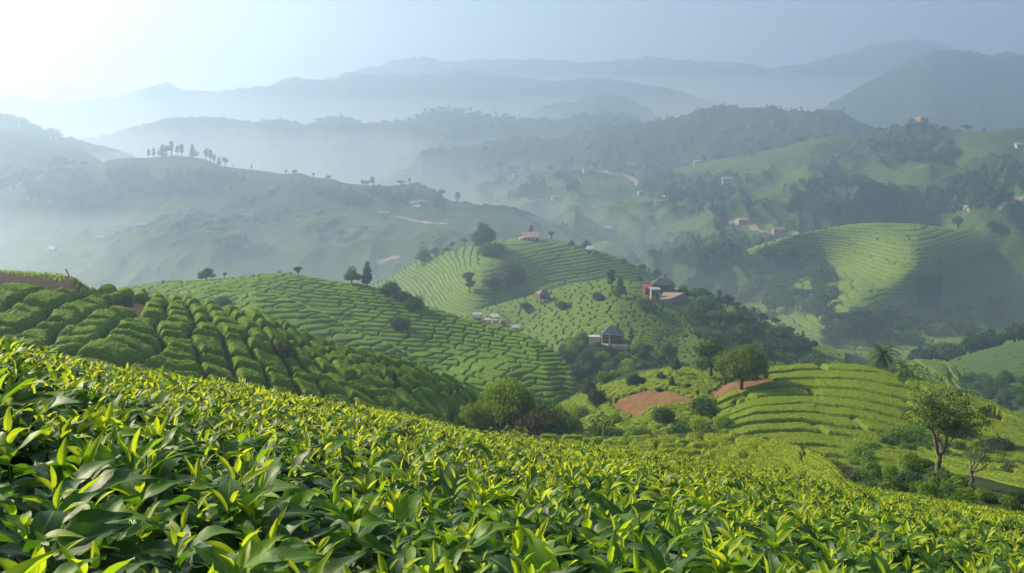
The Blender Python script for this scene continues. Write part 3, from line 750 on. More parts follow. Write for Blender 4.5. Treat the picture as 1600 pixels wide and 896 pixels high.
def make_shoots(name, rng, ymin, ymax, dens, nu, nv, mat, nold, nyoung, size=1.0, ulim=0.70):
    n = int(ulim * (ymax ** 2 - ymin ** 2) * dens)
    y = np.sqrt(rng.uniform(ymin ** 2, ymax ** 2, n)); u = rng.uniform(-ulim, ulim, n)
    x = u * y
    # gaps between bushes: fewer shoots in the dips
    dip = fbm(x / 0.55, y / 0.55, 2, 302)
    keep = rng.uniform(0, 1, n) < sstep(-0.75, -0.1, dip) + 0.25
    x, y, dip = x[keep], y[keep], dip[keep]; n = len(x)
    z = fg_z(x, y) + rng.normal(0, 0.022, n) + 0.03 * (rng.uniform(0, 1, n) > 0.9)
    sc = size * rng.uniform(0.6, 1.25, n)
    phi0 = rng.uniform(0, 2 * np.pi, n)
    lx, ly = rng.normal(0, 0.10, n), rng.normal(0, 0.10, n)
    pos, az, el, roll, sz, tint, kind = [], [], [], [], [], [], []
    tot = nold + nyoung
    age = rng.uniform(0, 1, n)            # how far the shoot has flushed
    for k in range(tot):
        a = phi0 + k * 2.4 + rng.normal(0, 0.25, n)
        if k < nold:                       # old leaves, low and spreading
            fr = k / max(nold - 1, 1)
            e = R(2) + fr * R(36) + rng.normal(0, R(14), n)
            s_ = (0.165 - 0.035 * fr) * sc * rng.uniform(0.7, 1.15, n)
            h = -0.085 + 0.05 * fr
            tt = 0.08 + 0.42 * fr * age + rng.uniform(0, 0.16, n)
            kd = np.zeros(n)
        else:                              # young leaves, upright
            fr = (k - nold) / max(nyoung - 1, 1)
            e = R(30) + fr * R(35) + rng.normal(0, R(14), n)
            s_ = (0.10 - 0.045 * fr) * sc * rng.uniform(0.8, 1.15, n)
            h = -0.03 + 0.035 * fr
            tt = np.minimum(0.45 + 0.34 * age + 0.18 * fr + rng.uniform(-0.1, 0.1, n) + np.clip((y - 1.5) / 14, 0, 0.28), np.where(y < 3, 0.88, 0.97))  # yellower with distance: backlight towards the crest put into the tint
            kd = np.ones(n)
        p = np.stack([x + lx * h + 0.006 * np.cos(a), y + ly * h + 0.006 * np.sin(a), z + h * sc], -1)
        pos.append(p); az.append(a); el.append(e); roll.append(rng.normal(0, 0.25, n)); sz.append(s_); tint.append(np.clip(tt, 0, 1)); kind.append(kd)
    pos = np.concatenate(pos); az = np.concatenate(az); el = np.concatenate(el); roll = np.concatenate(roll); sz = np.concatenate(sz); tint = np.concatenate(tint); kind = np.concatenate(kind)
    # tilt towards the light a little
    el = np.clip(el, R(-25), R(88))
    Rm = rotmats(az, el, roll)
    nb = 10
    bank = leaf_bank(nu, nv, rng, nb, False) + leaf_bank(nu, nv, rng, nb, True)
    idx = (rng.integers(0, nb, len(kind)) + kind * nb).astype(int)
    V, U, Fq, T = scatter_leaves(bank, idx, pos, Rm, sz, tint)
    # stems (thin three-sided sprigs)
    parts_V, parts_F, parts_T = [V], [Fq], [T]
    if ymax < 6:
        m = n
        ang = np.array([0, 2.094, 4.189])
        r0, r1 = 0.0035, 0.0018
        bot = np.stack([np.stack([x - lx * .12 + r0 * math.cos(a), y - ly * .12 + r0 * math.sin(a), z - 0.16 * sc], -1) for a in ang], 1)
        top = np.stack([np.stack([x + r1 * math.cos(a), y + r1 * math.sin(a), z + 0.012 * sc], -1) for a in ang], 1)
        SV = np.concatenate([bot, top], 1).reshape(-1, 3)
        q = np.array([(0, 1, 4, 3), (1, 2, 5, 4), (2, 0, 3, 5)])
        SF = (q[None] + (np.arange(m) * 6)[:, None, None]).reshape(-1, 4) + len(V)
        V = np.concatenate([V, SV]); Fq = np.concatenate([Fq, SF]); T = np.concatenate([T, np.full(len(SV), 0.55)]); U = np.concatenate([U, np.full((len(SV), 2), 0.3)])
    return V, Fq, T, U

def leaf_material():
    m, nt, out = new_mat('tea_leaf')
    tint = attr(nt, 'tint')
    nz = noise(nt, 9.0, 3)
    tc = N(nt, 'ShaderNodeTexCoord')
    sep = N(nt, 'ShaderNodeSeparateXYZ'); nt.links.new(tc.outputs['UV'], sep.inputs[0])
    # midrib and side veins from the leaf's own coordinates
    def mth(op, a, b=None):
        x = N(nt, 'ShaderNodeMath', operation=op)
        for i, v in enumerate((a, b)):
            if v is None: continue
            if isinstance(v, (int, float)): x.inputs[i].default_value = v
            else: nt.links.new(v, x.inputs[i])
        return x.outputs[0]
    du = mth('ABSOLUTE', mth('SUBTRACT', sep.outputs[0], 0.5))
    rib = ramp(nt, du, [(0.0, (1, 1, 1)), (0.035, (0.5, 0.5, 0.5)), (0.06, (0, 0, 0))])
    vv = mth('SINE', mth('MULTIPLY', mth('SUBTRACT', sep.outputs[1], mth('MULTIPLY', du, 0.55)), 75.0))
    col = ramp(nt, tint, [(0.0, (0.018, 0.050, 0.016)), (0.25, (0.035, 0.095, 0.020)), (0.5, (0.10, 0.22, 0.018)), (0.75, (0.26, 0.40, 0.020)), (1.0, (0.42, 0.50, 0.03))])
    tcol = ramp(nt, tint, [(0.0, (0.05, 0.14, 0.01)), (0.25, (0.11, 0.28, 0.012)), (0.5, (0.28, 0.52, 0.015)), (0.75, (0.52, 0.70, 0.015)), (1.0, (0.72, 0.76, 0.03))])
    hs = N(nt, 'ShaderNodeHueSaturation'); hs.inputs['Saturation'].default_value = 1.0
    nt.links.new(col, hs.inputs['Color'])
    vr = N(nt, 'ShaderNodeMapRange'); nt.links.new(nz, vr.inputs[0]); vr.inputs[3].default_value = 0.7; vr.inputs[4].default_value = 1.35
    nt.links.new(vr.outputs[0], hs.inputs['Value'])
    spot = ramp(nt, noise(nt, 60.0, 4, 0.7), [(0.66, (0, 0, 0)), (0.72, (0.8, 0.8, 0.8))])
    c2 = mixc(nt, spot, mixc(nt, rib, hs.outputs[0], (0.25, 0.34, 0.08)), (0.16, 0.10, 0.03))
    bh = mth('ADD', mth('MULTIPLY', vv, 0.25), mth('MULTIPLY', rib, -1.2))
    bp = bump(nt, bh, 0.14, 0.0012)
    p = N(nt, 'ShaderNodeBsdfPrincipled')
    nt.links.new(c2, p.inputs['Base Color']); nt.links.new(bp, p.inputs['Normal'])
    p.inputs['Roughness'].default_value = 0.48
    p.inputs['Specular IOR Level'].default_value = 0.35
    t = N(nt, 'ShaderNodeBsdfTranslucent'); nt.links.new(mixc(nt, rib, tcol, (0.2, 0.32, 0.05)), t.inputs[0])
    mx = N(nt, 'ShaderNodeMixShader')
    mr = N(nt, 'ShaderNodeMapRange'); nt.links.new(tint, mr.inputs[0]); mr.inputs[3].default_value = 0.32; mr.inputs[4].default_value = 0.55
    nt.links.new(mr.outputs[0], mx.inputs[0])
    nt.links.new(p.outputs[0], mx.inputs[1]); nt.links.new(t.outputs[0], mx.inputs[2]); nt.links.new(mx.outputs[0], out.inputs[0])
    return m
M['leaf'] = leaf_material()
rng = np.random.default_rng(7)
parts = [make_shoots('a', rng, 0.75, 3.2, 80, 4, 8, M['leaf'], 7, 3),
         make_shoots('b', rng, 3.2, 7.0, 105, 2, 5, M['leaf'], 4, 3, 0.85),
         make_shoots('c', rng, 7.0, 13.0, 120, 2, 3, M['leaf'], 3, 3, 0.8),
         make_shoots('d', rng, 13.0, 23.0, 90, 2, 2, M['leaf'], 2, 3, 0.9)]
off = 0; VV, FF, TT, UU = [], [], [], []
for V, Fq, T, U in parts:
    VV.append(V); FF.append(Fq + off); TT.append(T); UU.append(U); off += len(V)
me = np_mesh('tea_field', np.concatenate(VV), np.concatenate(FF), [M['leaf']], True, {'tint': np.concatenate(TT)}, np.concatenate(UU))
obj('tea_leaves', me, kind='stuff', label='glossy green tea leaves and yellow young shoots covering the foreground', cat='tea leaves')
# dark twiggy mass below the leaf table, and the earth under it
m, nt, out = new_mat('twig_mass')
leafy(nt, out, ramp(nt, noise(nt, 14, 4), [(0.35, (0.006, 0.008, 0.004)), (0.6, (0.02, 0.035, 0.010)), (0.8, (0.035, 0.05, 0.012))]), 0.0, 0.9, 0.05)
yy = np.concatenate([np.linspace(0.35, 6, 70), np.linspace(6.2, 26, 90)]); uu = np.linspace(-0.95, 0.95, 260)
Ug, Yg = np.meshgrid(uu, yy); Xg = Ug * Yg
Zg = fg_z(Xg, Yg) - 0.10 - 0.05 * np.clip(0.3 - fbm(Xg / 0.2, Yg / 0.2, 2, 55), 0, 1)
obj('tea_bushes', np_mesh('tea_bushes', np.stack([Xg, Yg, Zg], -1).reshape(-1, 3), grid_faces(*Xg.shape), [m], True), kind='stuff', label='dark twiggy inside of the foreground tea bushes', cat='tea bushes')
yy = np.concatenate([np.linspace(-3, 0.3, 12), np.linspace(0.5, 40, 90)]); xx = np.linspace(-26, 26, 80)
Xg, Yg = np.meshgrid(xx, yy)
Zg = fg_z(Xg, np.maximum(Yg, 0.5)) - 0.75 - 0.3 * np.maximum(Yg - 20, 0)
obj('field_ground', np_mesh('field_ground', np.stack([Xg, Yg, Zg], -1).reshape(-1, 3), grid_faces(*Xg.shape), [M['hill_earth']], True, {'soil': np.ones(Xg.size)}), kind='structure')

# ------------------------------------------------------------------ trees
def foliage_mat(name, dark, mid, lite, transl=0.3, tlift=1.6):
    m, nt, out = new_mat(name)
    a = N(nt, 'ShaderNodeMath', operation='ADD'); nt.links.new(attr(nt, 'tint'), a.inputs[0])
    sc_ = N(nt, 'ShaderNodeMath', operation='MULTIPLY_ADD'); nt.links.new(objrand(nt), sc_.inputs[0]); sc_.inputs[1].default_value = 0.3; sc_.inputs[2].default_value = -0.15
    nt.links.new(sc_.outputs[0], a.inputs[1])
    c = ramp(nt, a.outputs[0], [(0.1, dark), (0.5, mid), (0.95, lite)])
    t = ramp(nt, a.outputs[0], [(0.1, tuple(tlift * v for v in dark)), (0.5, tuple(tlift * v for v in mid)), (0.95, tuple(tlift * v for v in lite))])
    leafy(nt, out, c, transl, 0.6, 0.2, None, t)
    return m
M['fol_green'] = foliage_mat('foliage_green', (0.035, 0.075, 0.012), (0.075, 0.14, 0.020), (0.14, 0.22, 0.03))
M['fol_olive'] = foliage_mat('foliage_olive', (0.09, 0.14, 0.010), (0.20, 0.29, 0.014), (0.36, 0.44, 0.02), 0.42)
M['fol_dark'] = foliage_mat('foliage_dark', (0.022, 0.050, 0.014), (0.045, 0.09, 0.022), (0.08, 0.13, 0.03), 0.25)
M['fol_brown'] = foliage_mat('foliage_brown', (0.05, 0.05, 0.018), (0.10, 0.09, 0.030), (0.14, 0.125, 0.04), 0.2)
M['fol_mango'] = foliage_mat('foliage_mango', (0.05, 0.09, 0.010), (0.11, 0.17, 0.014), (0.21, 0.28, 0.022), 0.3)
M['fol_fresh'] = foliage_mat('foliage_fresh', (0.06, 0.12, 0.010), (0.16, 0.27, 0.016), (0.30, 0.42, 0.025), 0.38)
M['fol_lime'] = foliage_mat('foliage_lime', (0.09, 0.14, 0.008), (0.23, 0.30, 0.012), (0.38, 0.44, 0.02))
def bark_mat(name, c, sc=3.0):
    m, nt, out = new_mat(name)
    n = noise(nt, sc, 5, 0.7)
    leafy(nt, out, ramp(nt, n, [(0.3, tuple(0.5 * v for v in c)), (0.7, c)]), 0, 0.9, 0.1, bump(nt, n, 0.8, 0.05))
    return m
M['bark'] = bark_mat('bark', (0.11, 0.08, 0.055))
M['bark_pale'] = bark_mat('bark_pale', (0.22, 0.18, 0.13))

def tube(P, Rr, ns=6):
    """tapered tube along points"""
    P = np.array(P, float); n = len(P)
    T = np.gradient(P, axis=0); T /= (np.linalg.norm(T, axis=1)[:, None] + 1e-9)
    ref = np.array([0.31, 0.95, 0.05])
    A = np.cross(T, ref); A /= np.linalg.norm(A, axis=1)[:, None] + 1e-9
    B = np.cross(T, A)
    an = np.linspace(0, 2 * np.pi, ns, endpoint=False)
    V = P[:, None, :] + np.array(Rr)[:, None, None] * (A[:, None, :] * np.cos(an)[None, :, None] + B[:, None, :] * np.sin(an)[None, :, None])
    i = np.arange(n * ns).reshape(n, ns); j = np.roll(i, -1, 1)
    Fq = np.stack([i[:-1], j[:-1], j[1:], i[1:]], -1).reshape(-1, 4)
    return V.reshape(-1, 3), Fq

def join(parts):
    V, Fq, o = [], [], 0
    for v, f in parts:
        V.append(v); Fq.append(np.asarray(f) + o); o += len(v)
    return np.concatenate(V), np.concatenate(Fq)

def bent(a, b, rng, k=5, wob=0.08, sag=0.0):
    a, b = np.array(a, float), np.array(b, float)
    t = np.linspace(0, 1, k)[:, None]
    L = np.linalg.norm(b - a)
    P = a + (b - a) * t + rng.normal(0, wob * L, (k, 3)) * np.sin(np.pi * t) + np.array([0, 0, sag * L]) * np.sin(np.pi * t)
    return P

def cards(clumps, n, size, rng, flat=0.0, shell=(0.55, 1.05), aspect=0.6):
    """leaf sprigs filling ellipsoid clumps: each a small bent diamond of two triangles' worth of quads"""
    C = np.array([c[0] for c in clumps], float); Rd = np.array([c[1] for c in clumps], float)
    vol = Rd.prod(1) ** (2 / 3.0); p = vol / vol.sum()
    k = rng.choice(len(C), n, p=p)
    d = rng.normal(0, 1, (n, 3)); d /= np.linalg.norm(d, axis=1)[:, None]
    r = rng.uniform(shell[0] ** 2, shell[1] ** 2, n) ** 0.5
    bumpy = 1 + 0.18 * np.sin(d[:, 0] * 5 + k) * np.sin(d[:, 1] * 6 + 2 * k) + 0.12 * np.sin(d[:, 2] * 9)
    pos = C[k] + d * Rd[k] * (r * bumpy)[:, None]
    nrm = d + rng.normal(0, 0.55, (n, 3)); nrm[:, 2] += 0.35; nrm /= np.linalg.norm(nrm, axis=1)[:, None]
    a = np.cross(nrm, rng.normal(0, 1, (n, 3))); a /= np.linalg.norm(a, axis=1)[:, None] + 1e-9
    b = np.cross(nrm, a)
    s = size * rng.uniform(0.6, 1.4, n)[:, None]
    v0 = pos - a * s; v2 = pos + a * s; v1 = pos - b * s * aspect + nrm * s * 0.25; v3 = pos + b * s * aspect + nrm * s * 0.25
    V = np.stack([v0, v1, v2, v3], 1).reshape(-1, 3)
    Fq = np.arange(4 * n).reshape(n, 4)
    tint = np.repeat(np.clip(0.45 + rng.normal(0, 0.16, n) + 0.22 * (rng.uniform(0, 1, len(C))[k] - 0.5), 0, 1), 4)
    return V, Fq, tint

TREE_N = {}
def build_tree_meshes(name, style, seed, n, size, fol, bark='bark', ns=6):
    """unit-height (1 m) tree: returns (trunk mesh, crown mesh)"""
    rng = np.random.default_rng(seed)
    cl = []; br = []
    if style == 'round':
        th = 0.22
        tp = bent((0, 0, -0.03), (rng.normal(0, .02), rng.normal(0, .02), th + 0.1), rng, 5, 0.05)
        br.append((tp, np.linspace(0.045, 0.03, 5)))
        for i in range(11):
            a = i * 2.4 + rng.normal(0, .3); rr = rng.uniform(0.12, 0.36) if i else 0
            c = np.array((math.cos(a) * rr, math.sin(a) * rr, 0.62 + rng.uniform(-0.16, 0.14) - rr * 0.25 + (0.1 if i == 0 else 0)))
            cl.append((c, np.array((0.24, 0.24, 0.19)) * rng.uniform(0.75, 1.15)))
            br.append((bent(tp[-1], c, rng, 5, 0.07), np.linspace(0.024, 0.006, 5)))
    elif style == 'dome':                    # wide dense mango dome
        tp = bent((0, 0, -0.03), (0.01, 0, 0.25), rng, 4, 0.06)
        br.append((tp, np.array((0.055, 0.045, 0.04, 0.042))))
        for i in range(24):
            a = i * 2.4; rr = 0.50 * math.sqrt((i + .3) / 24)
            zt = 0.86 - 0.95 * rr ** 2.1
            c = np.array((math.cos(a) * rr, math.sin(a) * rr, zt - 0.1 + rng.uniform(-0.05, 0.04)))
            cl.append((c, np.array((0.16, 0.16, 0.13)) * rng.uniform(0.8, 1.25)))
            if i % 2 == 0: cl.append((c * np.array((0.9, 0.9, 1)) - np.array((0, 0, 0.14)), np.array((0.14, 0.14, 0.11)) * rng.uniform(0.8, 1.1)))
            if i % 2: br.append((bent(tp[-1], c - np.array((0, 0, .05)), rng, 5, 0.06), np.linspace(0.028, 0.006, 5)))
    elif style == 'umbrella':
        tp = bent((0, 0, -0.03), (rng.normal(0, .03), 0, 0.48), rng, 6, 0.04)
        br.append((tp, np.linspace(0.032, 0.022, 6)))
        for i in range(13):
            a = i * 2.4; rr = 0.44 * math.sqrt((i + .2) / 13)
            c = np.array((math.cos(a) * rr, math.sin(a) * rr, 0.86 - 0.35 * rr + rng.uniform(-0.07, 0.05) - (0.16 if i % 4 == 3 else 0)))
            cl.append((c, np.array((0.17, 0.17, 0.085)) * rng.uniform(0.8, 1.2)))
            br.append((bent(tp[-1 - (i % 2)], c, rng, 6, 0.06, -0.05), np.linspace(0.018, 0.004, 6)))
    elif style == 'slender':
        tp = bent((0, 0, -0.03), (rng.normal(0, .03), rng.normal(0, .03), 0.93), rng, 8, 0.02)
        br.append((tp, np.linspace(0.020, 0.005, 8)))
        for i in range(8):
            z = 0.45 + 0.5 * i / 7; a = i * 2.4; rr = rng.uniform(0.03, 0.10) * (1.3 - i / 9)
            c = np.array((math.cos(a) * rr, math.sin(a) * rr, z)); cl.append((c, np.array((0.095, 0.095, 0.075)) * rng.uniform(0.6, 1.3)))
            br.append((bent((tp[0] * (1 - z) + tp[-1] * z) - np.array((0, 0, .05)), c, rng, 4, 0.05), np.linspace(0.008, 0.003, 4)))
    elif style == 'lollipop':
        tp = bent((0, 0, -0.03), (rng.normal(0, .03), 0, 0.55), rng, 5, 0.03)
        br.append((tp, np.linspace(0.03, 0.02, 5)))
        for i in range(6):
            a = i * 2.4; rr = 0.12
            c = np.array((math.cos(a) * rr, math.sin(a) * rr, 0.72 + rng.uniform(-0.1, 0.12))); cl.append((c, np.array((0.16, 0.16, 0.15)) * rng.uniform(0.8, 1.1)))
            br.append((bent(tp[-1], c, rng, 4, 0.05), np.linspace(0.014, 0.004, 4)))
    elif style == 'conical':
        tp = bent((0, 0, -0.03), (0.02, 0, 0.95), rng, 7, 0.02); br.append((tp, np.linspace(0.03, 0.005, 7)))
        for i in range(14):
            z = 0.25 + 0.7 * i / 13; rr = 0.16 * (1.15 - z) * rng.uniform(0.3, 1.2); a = i * 2.4
            c = np.array((math.cos(a) * rr, math.sin(a) * rr, z)); cl.append((c, np.array((0.17, 0.17, 0.11)) * (1.2 - z) * rng.uniform(0.8, 1.1) + 0.015))
            br.append((bent((0, 0, z - .04), c, rng, 3, 0.05), np.linspace(0.010, 0.004, 3)))
    elif style == 'shrub':
        for i in range(9):
            a = i * 2.4; rr = 0.42 * math.sqrt(i / 9)
            c = np.array((math.cos(a) * rr, math.sin(a) * rr, 0.5 - 0.5 * rr + rng.uniform(-0.1, 0.12))); cl.append((c, np.array((0.30, 0.30, 0.32)) * rng.uniform(0.7, 1.15)))
            br.append((bent((0.03 * math.cos(a), 0.03 * math.sin(a), -0.05), c, rng, 4, 0.06), np.linspace(0.02, 0.006, 4)))
    elif style == 'feather':                 # layered, half bare crown
        tp = bent((0, 0, -0.03), (0.02, 0, 0.35), rng, 5, 0.05); br.append((tp, np.linspace(0.035, 0.025, 5)))
        for i in range(22):
            a = i * 2.4; rr = 0.52 * math.sqrt((i + .3) / 22); z = 0.90 - 0.55 * rr - 0.17 * (i % 3)
            c = np.array((math.cos(a) * rr, math.sin(a) * rr, z)); cl.append((c, np.array((0.16, 0.16, 0.05)) * rng.uniform(0.7, 1.2)))
            br.append((bent(tp[-1], c, rng, 5, 0.05), np.linspace(0.014, 0.003, 5)))
    TV, TF = join([tube(p, np.array(r) * (1.0 if ns > 4 else 2.0), ns) for p, r in br])
    CV, CF, tint = cards(cl, n, size, rng)
    tm = np_mesh(name + '_trunk', TV, TF, [M[bark]], True)
    cm = np_mesh(name + '_crown', CV, CF, [M[fol]], False, {'tint': tint})
    return tm, cm

TM = {}
def tm_get(style, fol, lod, var):
    key = (style, fol, lod, var)
    if key not in TM:
        n, size = {0: (9000, 0.020), 1: (2600, 0.036), 2: (620, 0.062), 3: (130, 0.10)}[lod]
        if style in ('slender', 'conical', 'lollipop'): size *= 0.62
        if style == 'shrub': size *= 1.25
        if style == 'feather': size *= 0.8
        if style == 'dome': n = int(n * 1.7)
        TM[key] = build_tree_meshes(style + '_' + fol, style, hash((style, lod)) % 1000 * 0 + sum(map(ord, style)) + 100 * lod + 7 * var, n, size, fol, ns=8 if lod == 0 else (6 if lod == 1 else 4))
    return TM[key]

TREES = []
trng = random.Random(5)
def tree(p, hpx, style, fol, label=None, group=None, lod=2, wide=1.0, name=None, cat='tree', sink=0.0, var=None):
    """p: base point in the world; hpx: apparent height in photograph pixels, turned into metres at its depth"""
    h = hpx / F * p.y
    tm, cm = tm_get(style, fol, lod, trng.randrange(3) if var is None else var)
    nm = name or ('shrub' if style == 'shrub' else 'tree')
    r = bpy.data.objects.new(nm, None); r.location = (p.x, p.y, p.z - sink * h)
    r.empty_display_size = 0.2
    r.scale = (h * wide, h * wide, h); r.rotation_euler = (0, 0, trng.uniform(0, 6.28))
    link(r, None, None, label, cat if nm != 'shrub' else 'shrub', group)
    a = bpy.data.objects.new('trunk' if nm != 'shrub' else 'stem', tm); link(a, r)
    b = bpy.data.objects.new('crown' if nm != 'shrub' else 'foliage', cm); link(b, r)
    TREES.append(r)
    return r
W = lambda h, px, py: H_[h].at(px, py)
def crest(h, px):
    """point just at the visible skyline of a hill"""
    Y, Z = H_[h].column(px); q = HY - F * Z / Y; k = int(np.argmin(q))
    return Vector(((px - 800) / F * Y[k], Y[k], Z[k]))
ORD = ['first', 'second', 'third', 'fourth', 'fifth', 'sixth', 'seventh', 'eighth', 'ninth', 'tenth', 'eleventh', 'twelfth', 'thirteenth', 'fourteenth', 'fifteenth', 'sixteenth', 'seventeenth', 'eighteenth',
       'nineteenth', 'twentieth', 'twenty-first', 'twenty-second', 'twenty-third', 'twenty-fourth', 'twenty-fifth', 'twenty-sixth', 'twenty-seventh', 'twenty-eighth', 'twenty-ninth', 'thirtieth']

# --- named trees, near and middle distance
tree(W('hill_round', 1160, 613), 78, 'dome', 'fol_mango', 'large round dark green tree with a short trunk beside the red earth track', lod=0, wide=0.88, var=1)
tree(W('knoll_red_earth', 1112, 592), 62, 'round', 'fol_green', 'rounded tree with thin pale trunks just left behind the large round tree', lod=1, wide=1.0)
def tree_top(h, px, y, pytop, *a, **k):
    p = H_[h].depth(px, y)
    return tree(p, HY - F * p.z / y - pytop, *a, **k)
tree_top('hill_tea_blocks', 793, 92, 580, 'dome', 'fol_olive', 'sunlit yellow green tree with an open crown at the foot of the left hill', lod=0, wide=0.60, var=2)
tree_top('hill_tea_blocks', 745, 86, 612, 'shrub', 'fol_olive', 'big olive green bushy tree at the left foot of the sunlit yellow tree', lod=0, wide=0.60, name='tree')
tree_top('hill_tea_blocks', 838, 84, 630, 'feather', 'fol_brown', 'layered feathery tree with a reddish top in front of the sunlit yellow tree', lod=0, wide=0.75)
tree_top('hill_tea_blocks', 880, 82, 648, 'shrub', 'fol_green', 'broad dark bush right of the layered feathery tree', lod=0, wide=0.9)
tree_top('hill_tea_blocks', 795, 80, 652, 'shrub', 'fol_olive', 'low olive bush at the foot of the layered feathery tree', lod=1, wide=1.1)
for i, (px, y, top, st, fo, wd, lb) in enumerate([(718, 84, 640, 'shrub', 'fol_green', .8, 'dark bush at the left end of the hollow, against the tea blocks'), (768, 80, 645, 'shrub', 'fol_green', .9, 'dark green bush under the sunlit yellow tree'),
        (820, 90, 640, 'round', 'fol_green', .9, 'green tree just right of the trunk of the sunlit yellow tree'), (855, 92, 628, 'round', 'fol_green', .7, 'narrow green tree behind the layered feathery tree'),
        (905, 86, 660, 'shrub', 'fol_green', .9, 'green bush behind the right end of the broad dark bush'), (940, 88, 652, 'round', 'fol_green', .7, 'rounded green tree in the hollow left below the red earth'),
        (890, 100, 634, 'round', 'fol_olive', .8, 'pale olive tree at the foot of the knoll, left side'), (925, 80, 668, 'shrub', 'fol_fresh', 1.0, 'bright low bush near the left end of the front knoll'),
        (975, 84, 668, 'shrub', 'fol_green', 1.1, 'dark low bush on the upper rim of the front knoll'), (1020, 86, 672, 'shrub', 'fol_fresh', 1.1, 'bright bush above the middle of the front knoll'),
        (1060, 88, 660, 'round', 'fol_green', .8, 'dark tree in the hollow right below the red earth'), (1090, 88, 668, 'shrub', 'fol_green', 1.0, 'green bush above the right part of the front knoll')]):
    tree_top('knoll_red_earth', px, y, top, st, fo, lb, lod=1, wide=wd)
tree(W('hill_left', 323, 440), 22, 'round', 'fol_dark', 'broad dark tree with several trunks on the skyline of the second left hill', lod=1, wide=1.25)
tree(W('hill_left', 351, 438), 13, 'lollipop', 'fol_dark', 'small drooping tree right beside the broad dark skyline tree', lod=2)
tree(W('hill_left', 255, 443), 5, 'shrub', 'fol_dark', 'tiny low shrub on the far left skyline of the second left hill', lod=2, wide=1.6)
tree(W('hill_left', 465, 429), 15, 'umbrella', 'fol_dark', 'small flat topped tree on the top of the second left hill', lod=2)
tree(W('hill_left', 437, 429), 7, 'shrub', 'fol_dark', 'small shrub left of the flat topped tree on the hill top', lod=2, wide=1.2)
tree(W('hill_left', 453, 429), 5, 'shrub', 'fol_dark', 'tiny shrub just left of the flat topped tree on the hill top', lod=2)
tree(W('hill_left', 550, 446), 29, 'round', 'fol_green', 'open crowned tree on thin trunks, left of the dark conical tree', lod=1, wide=1.0)
tree(W('hill_left', 574, 450), 42, 'conical', 'fol_dark', 'dark conical tree standing on the right skyline of the second left hill', lod=1, wide=1.0)
tree(H_['hill_left'].depth(608, 205), 26, 'shrub', 'fol_dark', 'dark clump of trees right of the conical tree', lod=1, wide=1.2, name='tree')
tree(H_['hill_left'].depth(628, 203), 22, 'shrub', 'fol_dark', 'middle dark tree in the clump on the shoulder of the second left hill', lod=1, wide=1.3, name='tree')
tree(H_['hill_left'].depth(648, 200), 25, 'shrub', 'fol_dark', 'lowest dark tree of the clump, at its right end', lod=1, wide=1.1, name='tree')
tree(W('hill_left', 349, 478), 18, 'shrub', 'fol_dark', 'dark feathery shrub in the dip between the two left hills', lod=1, wide=1.3)
tree(W('hill_left', 625, 516), 26, 'shrub', 'fol_dark', 'dark round shrub half way down the second left hill', lod=1, wide=1.1)
tree(W('hill_tea_blocks', 440, 560), 34, 'shrub', 'fol_brown', 'brownish bare shrub among the tea blocks of the near left hill', lod=1, wide=0.9)
tree(W('hill_tea_blocks', 612, 600), 26, 'shrub', 'fol_dark', 'narrow dark shrub low among the tea blocks', lod=1, wide=0.6)
# hill with the spreading tree
G = 'hill_spreading_tree'
tree(W(G, 755, 396), 50, 'round', 'fol_dark', 'very large spreading tree on the left end of the misty hill top', lod=1, wide=1.0)
tree(W(G, 768, 402), 28, 'shrub', 'fol_dark', 'dark dense bush under the right side of the spreading tree', lod=1, wide=1.5)
for (px, py, hp, st, lb) in [(725, 388, 17, 'lollipop', 'small thin tree just left of the very large spreading tree'), (706, 391, 16, 'lollipop', 'little round headed tree on a thin stem on the misty hill'),
        (698, 394, 11, 'shrub', 'small dark bush left of the little round headed tree'), (662, 412, 24, 'round', 'dark round tree on the lower left slope of the misty hill'), (680, 402, 16, 'round', 'smaller round tree above the dark round one'),
        (830, 370, 22, 'conical', 'narrow oval tree behind the pink roofed hilltop house'), (861, 374, 16, 'lollipop', 'small round headed tree right of the pink roofed hilltop house'),
        (893, 386, 10, 'round', 'small dark tree on the right shoulder of the misty hill'), (916, 392, 17, 'round', 'rounded tree further down the right shoulder of the misty hill')]:
    tree(W(G, px, py), hp, st, 'fol_dark', lb, lod=2, wide=1.1)
xs = [(975, 412, 12), (988, 418, 9), (1004, 424, 16), (1014, 428, 12), (1026, 432, 16), (1040, 438, 12)]
for i, (px, py, hp) in enumerate(xs):
    tree(H_[G].at(px, py + 3), hp, 'slender' if i % 2 else 'round', 'fol_dark', ORD[i] + ' tree from the top in the row descending the right flank of the misty hill', 'trees descending the misty hill', lod=2)
tree(H_[G].depth(795, 375), 52, 'shrub', 'fol_brown', 'brown leafless looking tree in the shade below the misty hill', lod=1, wide=0.9, name='tree')
tree(H_[G].depth(733, 362), 36, 'slender', 'fol_dark', 'tall dark tree above the maroon market stall', lod=1, wide=1.6)
tree(H_[G].depth(770, 360), 28, 'round', 'fol_dark', 'dark rounded tree behind the white canopied stalls', lod=1)
